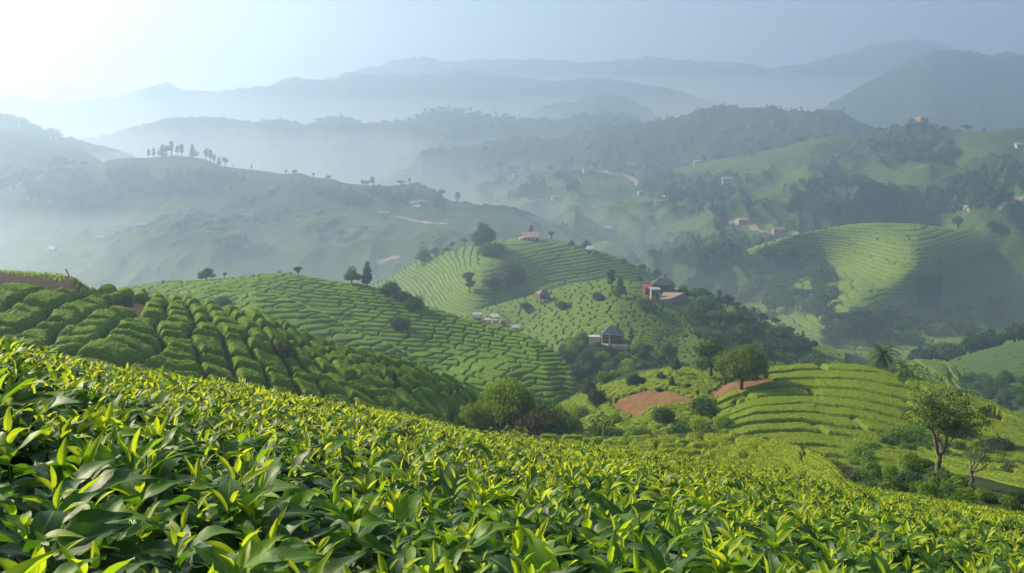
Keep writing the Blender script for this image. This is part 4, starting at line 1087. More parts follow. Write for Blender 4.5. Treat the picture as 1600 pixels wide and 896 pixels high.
# hill with houses
Fh = 'hill_houses'
for (px, py, hp, st, fo, wd, lb) in [(955, 457, 34, 'slender', 'fol_dark', 1.4, 'palm like tree with a bushy head left of the red building'), (969, 466, 34, 'conical', 'fol_dark', 1.2, 'dark conical bush beside the palm like tree'),
        (1001, 447, 15, 'lollipop', 'fol_dark', 1.2, 'small tree above the roof of the red building'), (1068, 468, 22, 'round', 'fol_green', 1.1, 'rounded tree at the right end of the earth terrace'),
        (1010, 484, 22, 'shrub', 'fol_green', 1.3, 'round dark green bush below the red building'), (935, 470, 16, 'shrub', 'fol_brown', 1.2, 'brownish bush on the plots left of the palm like tree'),
        (987, 540, 26, 'slender', 'fol_dark', 0.9, 'thin dark cypress right of the slate roofed house'), (912, 545, 28, 'round', 'fol_green', 0.9, 'dark leafy tree at the left of the slate roofed house'),
        (1045, 572, 38, 'round', 'fol_green', 0.7, 'light green tree standing alone in the dark hollow'), (880, 484, 16, 'shrub', 'fol_dark', 1.2, 'dark shrub on the tea plots below the mauve roof'),
        (822, 490, 18, 'round', 'fol_dark', 1.1, 'dark tree left below the mauve roofed house'), (1142, 505, 24, 'round', 'fol_olive', 1.0, 'pale green tree with a trunk on the dark wooded flank'),
        (1222, 530, 24, 'round', 'fol_green', 1.2, 'lighter green tree near the right foot of the wooded flank')]:
    tree(W(Fh, px, py), hp, st, fo, lb, lod=1, wide=wd)
for i, (px, hp) in enumerate([(1085, 20), (1097, 24), (1112, 17), (1124, 26), (1137, 22), (1150, 14), (1163, 12), (1178, 14), (1195, 12), (1212, 14), (1235, 12), (1255, 14)]):
    p = crest(Fh, px); tree(p, hp, ['round', 'umbrella', 'round', 'slender'][i % 4], 'fol_dark' if i % 3 else 'fol_green', ORD[i] + ' tree from the left along the ridge right of the earth terrace', 'trees along the ridge right of the terrace', lod=1, wide=1.1)
# knoll with red earth
KEn = 'knoll_red_earth'
kl = [(990, 604, 26, 'shrub', 'fol_dark', .7, 'small dark tree left of centre on the grassy knoll'), (1003, 600, 14, 'shrub', 'fol_dark', .8, 'low bush in the middle of the grassy knoll'), (1033, 596, 16, 'round', 'fol_green', 1.0, 'small round tree on the crest of the grassy knoll'),
      (1050, 606, 18, 'conical', 'fol_dark', 1.4, 'little pointed tree on the grassy knoll'), (1075, 613, 15, 'lollipop', 'fol_dark', 1.2, 'tiny ball shaped tree above the red earth'), (1057, 588, 26, 'slender', 'fol_dark', 1.5, 'slender sapling on the knoll skyline'),
      (945, 598, 22, 'shrub', 'fol_fresh', 1.0, 'pale green bush at the left brow of the knoll'), (962, 590, 13, 'shrub', 'fol_fresh', 1.4, 'small pale bush on the brow of the knoll'), (933, 635, 34, 'shrub', 'fol_dark', .8, 'dark upright bush left of the red earth'),
      (920, 626, 36, 'round', 'fol_brown', .7, 'brown twiggy tree on the left edge of the knoll'), (1035, 662, 32, 'shrub', 'fol_green', 1.0, 'dark round bush below the red earth'), (962, 665, 22, 'round', 'fol_fresh', 1.1, 'light green tree left below the red earth'),
      (1100, 650, 34, 'shrub', 'fol_green', 1.2, 'large bush right of the red earth clearing'), (1112, 636, 18, 'shrub', 'fol_fresh', 1.1, 'bush just left under the large round tree'), (1095, 676, 26, 'shrub', 'fol_olive', 1.2, 'olive bush low in the hollow'),
      (1130, 672, 26, 'shrub', 'fol_fresh', 1.1, 'fresh green bush at the left end of the long hedges'), (1065, 680, 22, 'shrub', 'fol_fresh', 1.2, 'light bush low under the dark round bush'), (905, 655, 24, 'shrub', 'fol_olive', 1.2, 'olive bush on the left slope of the knoll'),
      (1000, 686, 24, 'shrub', 'fol_fresh', 1.4, 'wide fresh green bush low in the middle of the hollow'), (955, 690, 26, 'shrub', 'fol_green', 1.3, 'green bush low on the left of the hollow'), (925, 690, 24, 'shrub', 'fol_olive', 1.2, 'olive bush right of the broad dark bush'),
      (1030, 612, 8, 'shrub', 'fol_dark', 1.4, 'tiny bush on the upper edge of the red earth'), (1082, 596, 9, 'shrub', 'fol_fresh', 1.6, 'tiny bush left of the pale trunked tree')]
for (px, py, hp, st, fo, wd, lb) in kl: tree(W(KEn, px, py), hp, st, fo, lb, lod=1, wide=wd)

MERGE = {}
def merge_tree(key, p, hpx, style, fol, wide, lod):
    MERGE.setdefault(key, []).append((p, hpx, style, fol, wide, lod))

# --- hollow between the house hill and the knoll, and other wooded slopes: copies of a few kinds
def wood_list(h, poly, n, hp, fols, label, group, lod=2, seed=1):
    wood(h, poly, n, hp, fols, label, group, lod, seed, merge='misty_wood')
def wood(h, poly, n, hp, fols, label, group, lod=2, seed=1, styles=('round', 'shrub', 'round', 'umbrella'), merge=None):
    rr = random.Random(seed); xs = [p[0] for p in poly]; ys = [p[1] for p in poly]; k = 0; tries = 0; pts = []
    while k < n and tries < n * 60:
        tries += 1
        px = rr.uniform(min(xs), max(xs)); py = rr.uniform(min(ys), max(ys))
        if not bool(inpoly(np.array([px]), np.array([py]), poly)[0]): continue
        if any(abs(px - a) < hp * 0.38 and abs(py - b) < hp * 0.2 for a, b in pts): continue
        pts.append((px, py)); k += 1
        st = rr.choice(styles)
        hq, fo, wd = hp * rr.uniform(0.65, 1.25), rr.choice(fols), rr.uniform(0.85, 1.3)
        if merge: merge_tree(merge, W(h, px, py), hq, st, fo, wd, lod)
        else: tree(W(h, px, py), hq, st, fo, label, group, lod=lod, wide=wd, name='tree' if st != 'shrub' or True else 'shrub', sink=0.05)
wood(Fh, [(870, 560), (905, 545), (925, 556), (985, 560), (1000, 548), (1050, 562), (1060, 585), (960, 592), (900, 600), (870, 600)], 40, 23, ['fol_dark', 'fol_green', 'fol_green', 'fol_dark', 'fol_olive'],
     'leafy tree in the dark wood below the slate roofed house', 'trees in the wood below the slate roofed house', 1, 3)
wood(Fh, [(1075, 472), (1110, 480), (1180, 500), (1230, 530), (1290, 560), (1290, 590), (1150, 560), (1100, 540), (1075, 500)], 55, 24, ['fol_dark', 'fol_green', 'fol_dark', 'fol_green', 'fol_dark', 'fol_brown'],
     'dark tree on the wooded right flank of the house hill', 'trees on the wooded flank of the house hill', 2, 4)
wood('hill_round', [(1250, 735), (1320, 715), (1420, 690), (1500, 660), (1600, 700), (1620, 800), (1500, 800), (1330, 780)], 56, 32, ['fol_fresh', 'fol_green', 'fol_fresh', 'fol_dark'],
     'fresh green bush in the rough ground below the round hill', 'bushes below the round hill', 1, 5, styles=('shrub',))
wood('slope_right_low', [(1290, 560), (1400, 530), (1600, 500), (1600, 530), (1500, 560), (1430, 580), (1320, 600)], 40, 34, ['fol_dark', 'fol_dark', 'fol_green', 'fol_brown'],
     'dark tree in the hazy wood behind the palms', 'trees in the hazy wood behind the palms', 2, 6)
wood_list('hill_terraced', [(1150, 430), (1230, 400), (1300, 430), (1310, 470), (1280, 500), (1180, 500), (1100, 480)], 60, 22, ['fol_dark', 'fol_dark', 'fol_green'],
     'dark misty tree left of the sunlit terraces', 'misty trees left of the terraces', 2, 7)
wood_list('hill_terraced', [(1290, 500), (1400, 505), (1600, 470), (1600, 520), (1450, 540), (1290, 540)], 60, 24, ['fol_dark', 'fol_brown', 'fol_dark'],
     'dark misty tree at the foot of the sunlit terraces', 'misty trees at the foot of the terraces', 2, 8)

wood('hill_round', [(1230, 728), (1300, 735), (1400, 745), (1500, 770), (1560, 790), (1400, 772), (1290, 752)], 26, 20, ['fol_fresh', 'fol_green', 'fol_fresh'],
     'small fresh bush in the strip behind the foreground tea at right', 'small bushes behind the foreground tea', 1, 15, styles=('shrub',))
wood('slope_right_low', [(1440, 604), (1520, 590), (1600, 600), (1600, 650), (1500, 650)], 26, 26, ['fol_green', 'fol_dark', 'fol_green'],
     'leafy tree at the foot of the low terraced slope at right', 'trees at the foot of the low terraced slope', 1, 16)
# far woods that read as one mass
def far_wood(name, h, polys, n, hp, seed, label, fol='fol_dark'):
    rr = np.random.default_rng(seed)
    Vs, Fs, Ts, off = [], [], [], 0
    k = 0; px, py = [], []
    for poly, frac in polys:
        xs = [p[0] for p in poly]; ys = [p[1] for p in poly]; m = int(n * frac)
        a = rr.uniform(min(xs), max(xs), m * 8); b = rr.uniform(min(ys), max(ys), m * 8)
        c = inpoly(a, b, poly) & (fbm(a / 30, b / 12, 3, seed) > -0.12)
        px += list(a[c][:m]); py += list(b[c][:m])
    for a, b in zip(px, py):
        p = W(h, a, b); s_ = hp / F * p.y * rr.uniform(0.6, 1.3)
        w_ = s_ * rr.uniform(0.5, 0.9)
        cl = [((0, 0, 0.5 * s_), (w_ * .5, w_ * .5, s_ * .45)), ((rr.normal(0, .2) * s_, 0, 0.7 * s_), (w_ * .3, w_ * .3, s_ * .3))]
        V, Fq, T = cards(cl, 46, s_ * 0.17, rr)
        Vs.append(V + np.array(p)); Fs.append(Fq + off); Ts.append(T); off += len(V)
    me = np_mesh(name, np.concatenate(Vs), np.concatenate(Fs), [M[fol]], False, {'tint': np.concatenate(Ts)})
    obj(name, me, kind='stuff', label=label, cat='woodland')
far_wood('woodland', 'hills_right', [([(1000, 270), (1100, 275), (1150, 300), (1100, 330), (1000, 300)], .12), ([(1230, 290), (1330, 280), (1400, 300), (1420, 340), (1300, 345), (1240, 330)], .25),
    ([(1450, 290), (1600, 260), (1600, 300), (1540, 330), (1440, 340)], .25), ([(1090, 370), (1200, 380), (1200, 400), (1090, 430), (1000, 400)], .18), ([(1350, 225), (1500, 240), (1480, 260), (1380, 250)], .08), ([(740, 290), (900, 275), (900, 300), (760, 320)], .12)],
    900, 11, 41, 'dark patches of woodland spread over the right hills')
far_wood('woodland', 'hill_left_hazy', [([(0, 300), (100, 275), (200, 265), (330, 270), (400, 290), (300, 310), (100, 320)], .4), ([(480, 300), (640, 300), (700, 325), (640, 325), (520, 320)], .2), ([(860, 355), (960, 370), (1000, 400), (1060, 440), (900, 380)], .4)],
    600, 10, 42, 'hazy woodland on the upper slopes of the left hill')
# --- skyline trees on the hazy ridges
def ridge_row(h, xs, hps, style, where, group, fol='fol_dark', lod=3, dy=1.0, wide=1.0, merge=None):
    for i, (x, hp) in enumerate(zip(xs, hps)):
        p = crest(h, x); st = style[i % len(style)]
        if merge:
            merge_tree(merge, p, hp, st, fol, wide * trng.uniform(0.9, 1.3), lod); continue
        tree(p, hp, st, fol, ORD[i] + ' tree from the left ' + where if i < 30 else None, group, lod=lod, wide=wide * trng.uniform(0.9, 1.3), sink=0.12)
ridge_row('hill_left_hazy', [232, 240, 253, 260, 268, 277, 284, 301, 309, 322, 329, 335, 342, 352, 364, 393], [16, 16, 22, 20, 26, 18, 22, 24, 10, 20, 20, 16, 16, 17, 6, 9], ['slender', 'slender', 'conical', 'lollipop', 'slender'],
          'in the row on the crown of the hazy left hill', 'skyline trees of the hazy left hill', lod=2, wide=1.0)
ridge_row('hill_left_hazy', [447, 461, 490, 513, 566, 573, 582, 627, 640, 690, 715], [7, 7, 8, 6, 9, 10, 16, 8, 10, 10, 18], ['slender', 'round'], 'on the low right shoulder of the hazy left hill', 'scattered trees on the right shoulder of the hazy left hill', lod=2, wide=1.6)
ridge_row('hill_left_hazy', [3, 12, 22, 32, 40, 50, 62, 78, 91, 100, 115, 131], [22, 18, 16, 22, 20, 16, 10, 16, 22, 14, 14, 10], ['round', 'slender', 'round'], 'on the left end of the hazy left hill', 'trees on the left end of the hazy left hill', lod=2, wide=1.5)
ridge_row('ridge_left_back', list(range(2, 210, 8)), [14, 18, 16, 20, 16, 13, 18, 16, 15, 20, 16, 18, 12, 15, 18, 13, 17, 15, 14, 18, 16, 16, 13, 18, 15, 13], ['round', 'round', 'lollipop'], 'on the tree lined ridge at the far left', 'trees on the ridge at the far left', wide=1.4, merge='ridge_trees')
ridge_row('ridge_middle', [412, 440, 474, 498, 512, 532, 560, 600, 618, 640, 652, 664, 676, 690, 702, 712, 722, 735, 748, 762, 775, 790, 800, 812, 830, 850], [5, 5, 5, 9, 6, 5, 5, 6, 5, 7, 8, 8, 8, 8, 12, 8, 9, 10, 8, 7, 9, 8, 8, 7, 6, 6], ['round', 'round', 'slender'],
          'on the wooded knolls of the middle ridge', 'trees on the middle ridge', wide=1.8, merge='ridge_trees')
ridge_row('ridge_middle', [870, 884, 898, 915, 928, 944, 950, 956, 964, 972, 984, 996], [8, 9, 6, 6, 6, 9, 10, 9, 8, 8, 6, 6], ['umbrella', 'slender', 'round'], 'on the right knoll of the middle ridge', 'trees on the right knoll of the middle ridge', wide=1.5, merge='ridge_trees')
ridge_row('ridge_right', [1008, 1014, 1025, 1032, 1042, 1065, 1088, 1115, 1132, 1150, 1178, 1198, 1205, 1214, 1220, 1228, 1236, 1245, 1252, 1262, 1318], [6, 7, 7, 6, 6, 4, 6, 6, 7, 4, 4, 8, 5, 7, 6, 6, 5, 8, 9, 7, 8], ['slender', 'lollipop'],
          'along the dark ridge behind the right hills', 'skyline trees of the dark ridge', wide=1.2, merge='ridge_trees')
ridge_row('hills_right', [726, 748, 764, 780, 800, 826, 860, 1100, 1122, 1130, 1200, 1243, 1250, 1262, 1290, 1337], [16, 16, 14, 18, 12, 12, 10, 12, 14, 10, 6, 8, 12, 8, 6, 8], ['round', 'slender'], 'on the skyline of the right hills', 'skyline trees of the right hills', lod=2, wide=1.4)
ridge_row('hills_right', [1462, 1474, 1511, 1538], [8, 7, 11, 5], ['shrub', 'shrub', 'umbrella', 'shrub'], 'on the skyline right of the orange villa', 'bushes right of the orange villa', lod=2, wide=1.2)
I_ = 'hills_right'
tree(W(I_, 1550, 362), 20, 'round', 'fol_dark', 'dark round tree beside the dirt road at the right edge', lod=2, wide=1.0)
tree(W(I_, 1497, 358), 22, 'round', 'fol_dark', 'dark tree left of the dirt road at the right edge', lod=2, wide=1.0)
tree(W(I_, 927, 265), 13, 'round', 'fol_dark', 'hazy tree beside the bend of the far dirt road', lod=2, wide=1.0)

def flush(key, label):
    mats = []; Vs, Fs, Ts, Mi, off = [], [], [], [], 0
    for (p, hpx, style, fol, wide, lod) in MERGE[key]:
        h = hpx / F * p.y; a = trng.uniform(0, 6.28); c, sn = math.cos(a), math.sin(a)
        for me in tm_get(style, fol, lod, trng.randrange(3)):
            v = np.empty(len(me.vertices) * 3, np.float32); me.vertices.foreach_get('co', v); v = v.reshape(-1, 3)
            f = np.empty(len(me.loops), np.int32); me.loops.foreach_get('vertex_index', f); f = f.reshape(-1, 4)
            t = np.full(len(v), 0.5, np.float32)
            if 'tint' in me.attributes: me.attributes['tint'].data.foreach_get('value', t)
            w = np.stack([(v[:, 0] * c - v[:, 1] * sn) * wide, (v[:, 0] * sn + v[:, 1] * c) * wide, v[:, 2] - ({'lollipop': 0.42, 'round': 0.34, 'umbrella': 0.5, 'slender': 0.28}.get(style, 0.15) if key == 'ridge_trees' else 0.04)], -1) * h + np.array(p)
            m = me.materials[0]
            if m not in mats: mats.append(m)
            Vs.append(w); Fs.append(f + off); Ts.append(t); Mi.append(np.full(len(f), mats.index(m))); off += len(v)
    me = np_mesh(key, np.concatenate(Vs), np.concatenate(Fs), mats, False, {'tint': np.concatenate(Ts)}, mat_idx=np.concatenate(Mi))
    obj(key, me, kind='stuff', label=label, cat='trees')
flush('misty_wood', 'dark misty wood round the foot of the sunlit terraces')
flush('ridge_trees', 'tiny trees lining the skylines of the far ridges')

# --- palms
def palm(p, hpx, label, seed, dead=6, lean=0.0, nf=34):
    rng = np.random.default_rng(seed); h = hpx / F * p.y
    r = bpy.data.objects.new('palm_tree', None); r.location = p; link(r, None, None, label, 'palm tree', 'date palms on the round hill')
    tp = [(lean * t * t * h, 0, t * 0.55 * h - 0.1) for t in np.linspace(0, 1, 7)]
    V, Fq = tube(tp, [0.26, 0.21, 0.2, 0.2, 0.2, 0.21, 0.24], 10)
    link(bpy.data.objects.new('trunk', np_mesh('palm_trunk', V, Fq, [M['bark']], True)), r)
    top = np.array(tp[-1])
    for kind, n in (('frond', nf), ('dead_frond', dead)):
        Vs, Fs, Ts, off = [], [], [], 0
        for i in range(n):
            a = i * 2.4 + rng.normal(0, .2)
            e = R(80) - (i / n) * R(95) if kind == 'frond' else R(-40) - rng.uniform(0, R(35))
            L = h * rng.uniform(0.55, 0.7) * (1 if kind == 'frond' else .6)
            k = 9; P = [top]; ee = e
            for j in range(k):
                P.append(P[-1] + L / k * np.array((math.cos(ee) * math.cos(a), math.cos(ee) * math.sin(a), math.sin(ee)))); ee -= R(11 if kind == 'frond' else 4)
            P = np.array(P)
            v, f = tube(P, np.linspace(0.035, 0.008, k + 1), 4); Vs.append(v); Fs.append(f + off); Ts.append(np.full(len(v), .5)); off += len(v)
            side = np.array((-math.sin(a), math.cos(a), 0))
            for j in np.linspace(1, k, 26):
                j0 = int(min(j, k - 1e-6)); q = P[j0] + (P[min(j0 + 1, k)] - P[j0]) * (j - j0); d = P[min(j0 + 1, k)] - P[j0 - 1]; d /= np.linalg.norm(d) + 1e-9
                ll = L * 0.22 * math.sin(math.pi * min(1, 0.15 + 0.8 * j / k)) 
                for sgn in (-1, 1):
                    dv = side * sgn * 0.8 + d * 0.6 + np.array((0, 0, 0.1)); tip = q + dv * ll; w_ = d * 0.05
                    Vs.append(np.array([q - w_, q + w_, tip + w_ * .2, tip - w_ * .2])); Fs.append(np.array([[0, 1, 2, 3]]) + off); Ts.append(np.full(4, rng.uniform(0.3, 0.7))); off += 4
        if Vs: link(bpy.data.objects.new(kind + 's', np_mesh(kind, np.concatenate(Vs), np.concatenate(Fs), [M['fol_green' if kind == 'frond' else 'fol_brown']], False, {'tint': np.concatenate(Ts)})), r)
    return r
palm(W('hill_round', 1379, 584), 54, 'stocky date palm with a full green head on the skyline of the round hill', 3, dead=14)
palm(W('hill_round', 1418, 596), 38, 'leaning smaller palm with drooping brown fronds right of the stocky palm', 4, dead=26, lean=-0.15, nf=16)

# --- gnarled trees at the right edge of the foreground
def gnarled(p, h, label, seed, lean, leafn, nlimb=4, spread=0.5):
    rng = np.random.default_rng(seed)
    r = bpy.data.objects.new('gnarled_tree', None); r.location = p; link(r, None, None, label, 'tree')
    segs = []; tips = []
    def grow(a, d, L, rad, depth):
        k = 6; P = [np.array(a, float)]; dd = np.array(d, float)
        for i in range(k):
            dd = dd + rng.normal(0, 0.23, 3); dd[2] += 0.05; dd /= np.linalg.norm(dd)
            P.append(P[-1] + dd * L / k)
        r1 = rad * 0.62
        segs.append((P, np.linspace(rad, r1, k + 1)))
        if depth == 0 or L < 0.25 * h * 0.2:
            tips.append(P[-1]); tips.append(P[-3]); return
        for i in range(3 if depth > 2 else 3):
            nd = dd * 0.6 + rng.normal(0, spread, 3); nd[2] = abs(nd[2]) * 0.6 + 0.12; nd /= np.linalg.norm(nd)
            grow(P[-1] if i < 2 else P[3], nd, L * rng.uniform(0.55, 0.85), r1 * rng.uniform(0.55, 0.85), depth - 1)
    base = np.array((0, 0, -0.3)); fork = np.array((lean * 0.22 * h, 0, 0.33 * h))
    segs.append((bent(base, fork, rng, 7, 0.04), np.linspace(0.033 * h, 0.024 * h, 7)))
    for i in range(nlimb):
        a = i * 6.28 / nlimb + 0.4
        d = np.array((math.cos(a) * 0.75 + 0.1, math.sin(a) * 0.6, 0.75)); d /= np.linalg.norm(d)
        grow(fork, d, h * rng.uniform(0.26, 0.36), 0.017 * h, 3)
    V, Fq = join([tube(P, Rr, 7) for P, Rr in segs])
    link(bpy.data.objects.new('trunk', np_mesh('gnarled_trunk', V, Fq, [M['bark_pale']], True)), r)
    if leafn:
        cl = [(t, np.array((0.10, 0.10, 0.06)) * h * rng.uniform(0.6, 1.2)) for t in tips]
        V, Fq, T = cards(cl, leafn, 0.011 * h, rng, shell=(0.1, 1.0))
        link(bpy.data.objects.new('crown', np_mesh('gnarled_crown', V, Fq, [M['fol_green']], False, {'tint': T})), r)
    return r
gnarled(H_['hill_round'].depth(1458, 50), 5.6, 'tall gnarled tree with twisting limbs and sparse leaves beyond the foreground tea', 8, 0.3, 6000)
gnarled(H_['hill_round'].depth(1520, 47), 2.9, 'low gnarled bare tree with a dark stump right of the tall gnarled tree', 11, -0.1, 900, 4, 0.6)
gnarled(H_['hill_round'].depth(1325, 58), 2.0, 'small leafless shrub left of the tall gnarled tree', 14, 0.1, 120, 5, 0.7)

tufts(H_['hill_tea_blocks'], 90000, 0.09, M['fol_fresh'], 'leaf sprigs on the tea blocks of the near left hill', 1)
tufts(H_['hill_left'], 70000, 0.14, M['fol_fresh'], 'leaf sprigs on the tea rows of the second left hill', 2)
tufts(H_['hill_round'], 70000, 0.10, M['fol_lime'], 'golden leaf sprigs on the long hedges of the round hill', 3)
tufts(H_['knoll_front'], 60000, 0.11, M['fol_lime'], 'golden leaf sprigs on the low front knoll', 4)
tufts(H_['knoll_red_earth'], 30000, 0.18, M['fol_lime'], 'leaf sprigs round the red earth clearing', 5)

rr = np.random.default_rng(91); Vs, Ts = [], []
for px in rr.uniform(-200, 150, 2600):
    p = H_['hill_tea_blocks'].depth(px, rr.uniform(74, 81)); 
    if px > 95 and rr.uniform() < 0.7: continue
    a = rr.uniform(0, 6.28); hgt = rr.uniform(0.06, 0.26); lx = rr.normal(0, .1)
    c, sn = math.cos(a) * .05, math.sin(a) * .05
    Vs += [(p.x - c, p.y - sn, p.z - .05), (p.x + c, p.y + sn, p.z - .05), (p.x + c * .3 + lx, p.y + sn * .3, p.z + hgt), (p.x - c * .3 + lx, p.y - sn * .3, p.z + hgt)]; Ts += [rr.uniform(0.1, 0.8)] * 4
obj('grass', np_mesh('grass', np.array(Vs), np.arange(len(Vs)).reshape(-1, 4), [M['fol_olive']], False, {'tint': np.array(Ts)}), kind='stuff', label='rough grass on top of the bare earth bank at the left', cat='grass')

# ------------------------------------------------------------------ houses, roads and small things
def paint(name, c, rough=0.7, dirt=0.25, sc=1.2, metal=0.0):
    m, nt, out = new_mat(name)
    n = noise(nt, sc, 5, 0.65)
    col = ramp(nt, n, [(0.3, tuple(v * (1 - dirt) for v in c)), (0.6, c)])
    p = leafy(nt, out, col, 0, rough, 0.3); p.inputs['Metallic'].default_value = metal
    return m
P_ = dict(white=paint('wall_white', (0.50, 0.49, 0.46)), cream=paint('wall_cream', (0.62, 0.52, 0.38)), orange=paint('wall_orange', (0.42, 0.24, 0.15)), pink=paint('wall_pink', (0.50, 0.28, 0.24)),
          red=paint('paint_red', (0.33, 0.07, 0.045)), maroon=paint('paint_maroon', (0.22, 0.05, 0.06)), blue=paint('paint_blue', (0.08, 0.16, 0.42)), slate=paint('roof_slate', (0.075, 0.075, 0.095), 0.6, 0.4), mauve=paint('roof_mauve', (0.20, 0.10, 0.13), 0.6, 0.35),
          tile=paint('roof_orange', (0.48, 0.17, 0.09), 0.8, 0.35), salmon=paint('roof_salmon', (0.42, 0.23, 0.19), 0.6, 0.3), tin=paint('roof_tin', (0.36, 0.38, 0.41), 0.55, 0.4), wood=paint('wood_dark', (0.10, 0.065, 0.04), 0.9, 0.5),
          tarp=paint('tarp_turquoise', (0.05, 0.42, 0.50), 0.5, 0.2), glass=paint('window_dark', (0.03, 0.04, 0.05), 0.15, 0.1), road=paint('road_dirt', (0.34, 0.27, 0.20), 0.95, 0.3, 0.3), concrete=paint('concrete', (0.42, 0.40, 0.36), 0.9, 0.3), orange2=paint('crate_orange', (0.6, 0.25, 0.06)), black=paint('tyre_black', (0.02, 0.02, 0.02)))
def boxes(bs):
    Vs, Fs, o = [], [], 0
    for (x0, y0, z0, x1, y1, z1) in bs:
        V = np.array([(x0,y0,z0),(x1,y0,z0),(x1,y1,z0),(x0,y1,z0),(x0,y0,z1),(x1,y0,z1),(x1,y1,z1),(x0,y1,z1)], float)
        Fq = np.array([(0,3,2,1),(4,5,6,7),(0,1,5,4),(1,2,6,5),(2,3,7,6),(3,0,4,7)])
        Vs.append(V); Fs.append(Fq + o); o += 8
    return np.concatenate(Vs), np.concatenate(Fs)
def part(name, bs, mat, parent, label=None):
    V, Fq = boxes(bs) if isinstance(bs, list) else bs
    return link(bpy.data.objects.new(name, np_mesh(name, V, Fq, [P_[mat]])), parent, label=label)
def roof_mesh(w, d, z, rise, kind, over=0.4, th=0.12):
    x, y = w / 2 + over, d / 2 + over
    if kind == 'gable': top = [(-x, 0, z + rise), (x, 0, z + rise)]
    elif kind == 'hip': top = [(-max(x - y, 0.15), 0, z + rise), (max(x - y, 0.15), 0, z + rise)]
    if kind in ('gable', 'hip'):
        lo = [(-x, -y, z), (x, -y, z), (x, y, z), (-x, y, z)]; V = lo + top + [(a, b, c - th) for a, b, c in lo]
        Fq = [(0, 1, 5, 4), (2, 3, 4, 5), (1, 2, 5, 5), (3, 0, 4, 4), (6, 9, 8, 7), (0, 6, 7, 1), (1, 7, 8, 2), (2, 8, 9, 3), (3, 9, 6, 0)]
    else:  # shed, low side towards the viewer
        V = [(-x, -y, z), (x, -y, z), (x, y, z + rise), (-x, y, z + rise)]; V = V + [(a, b, c - th) for a, b, c in V]
        Fq = [(0, 1, 2, 3), (4, 7, 6, 5), (0, 4, 5, 1), (1, 5, 6, 2), (2, 6, 7, 3), (3, 7, 4, 0)]
    V = np.array(V, float); tri = [f for f in Fq if len(set(f)) == 3]; quad = [f for f in Fq if len(set(f)) == 4]
    return V, [np.array(quad)] + ([np.array([tuple(dict.fromkeys(f)) for f in tri])] if tri else [])
def house(p, w, d, h, wall, roof, kind='gable', rise=1.2, rz=0.0, label='', nwin=2, door=True, group=None, storeys=1, base=1.0, name='house', cat='house', frame='white'):
    r = bpy.data.objects.new(name, None); r.location = p; r.rotation_euler = (0, 0, rz); link(r, None, None, label, cat, group)
    part('wall', [(-w/2, -d/2, -base, w/2, d/2, h)], wall, r)
    V, Fq = roof_mesh(w, d, h + 0.05, rise, kind)
    link(bpy.data.objects.new('roof', np_mesh('roof', V, Fq, [P_[roof]])), r)
    sh = h / storeys
    slots = nwin + (1 if door else 0)
    for sidx in range(storeys):
        for k in range(slots):
            x = -w / 2 + w * (k + 0.5) / slots; z0 = sidx * sh
            if door and k == slots // 2 and sidx == 0:
                part('door', [(x - .45, -d/2 - .05, z0, x + .45, -d/2 - .003, z0 + 2.0)], 'wood', r); continue
            ww = min(0.55, w / slots * 0.32)
            f = part('window', [(x - ww, -d/2 - .06, z0 + sh*.35, x + ww, -d/2 - .003, z0 + sh*.8)], frame, r)
            part('pane', [(x - ww + .1, -d/2 - .09, z0 + sh*.35 + .1, x + ww - .1, -d/2 - .063, z0 + sh*.8 - .1)], 'glass', f)
    return r
def posts(r, xs, ys, h, mat='wood', t=0.09, z0=-0.6):
    for x in xs:
        for y in ys: part('post', [(x - t, y - t, z0, x + t, y + t, h)], mat, r)

# orange villa on the right hill
p = crest('hills_right', 1440) ; p = H_['hills_right'].depth(1440, p.y + 3)
v = house(p, 9.0, 8, 6.6, 'orange', 'tile', 'hip', 2.0, 0.25, 'orange two storey villa with a tiled roof on top of the right hill', 3, True, storeys=2, base=3, name='villa')
part('chimney', [(1.5, 1, 7, 2.1, 1.6, 9.4)], 'orange', v)
for (x, rf, lb) in ((-9.5, 'slate', 'dark roofed open pavilion left of the orange villa'), (10.5, 'tile', 'low annex with a red brown roof right of the orange villa')):
    q = H_['hills_right'].depth(1440 + x / p.y * F, p.y)
    a = bpy.data.objects.new('pavilion', None); a.location = q; link(a, None, None, lb, 'pavilion')
    V, Fq = roof_mesh(7.0 if x < 0 else 10, 6, 3.6, 2.0, 'hip'); link(bpy.data.objects.new('roof', np_mesh('roof', V, Fq, [P_[rf]])), a)
    posts(a, (-3, 0, 3), (-2.6, 2.6), 3.7, z0=-2.5)
    part('wall', [(-2.4 if x < 0 else -4.5, 0.5, -2, 2.4 if x < 0 else 4.5, 2.2, 3.3)], 'wood' if x < 0 else 'orange', a)
part_pole = H_['hills_right'].depth(1464, 842)
o_ = bpy.data.objects.new('water_tank', None); o_.location = part_pole; link(o_, None, None, 'small white water tank on the slope right of the orange villa', 'water tank')
V, Fq = tube([(0, 0, 0), (0, 0, 1.2), (0, 0, 2.3), (0, 0, 2.6)], [0.7, 0.7, 0.7, 0.25], 12); part('tank', (V, Fq), 'white', o_); posts(o_, (-.6, .6), (0,), 0.1, 'concrete', z0=-1)

# hilltop house
p = W(G, 829, 377)
v = house(p, 8.0, 5.0, 2.2, 'white', 'salmon', 'shed', 2.1, 0.12, 'salmon roofed house on the crown of the misty middle hill', 3, True, base=1.2, frame='blue')
posts(v, (-4.2, -1.5, 1.2, 4.2), (-3.6,), 1.9, 'white'); part('veranda_wall', [(-1.4, -3.5, -0.5, 3.8, -3.35, 0.9)], 'blue', v)
part('lean_to', [(-5.6, -1.5, -1, -4.05, 2, 1.9)], 'cream', v)
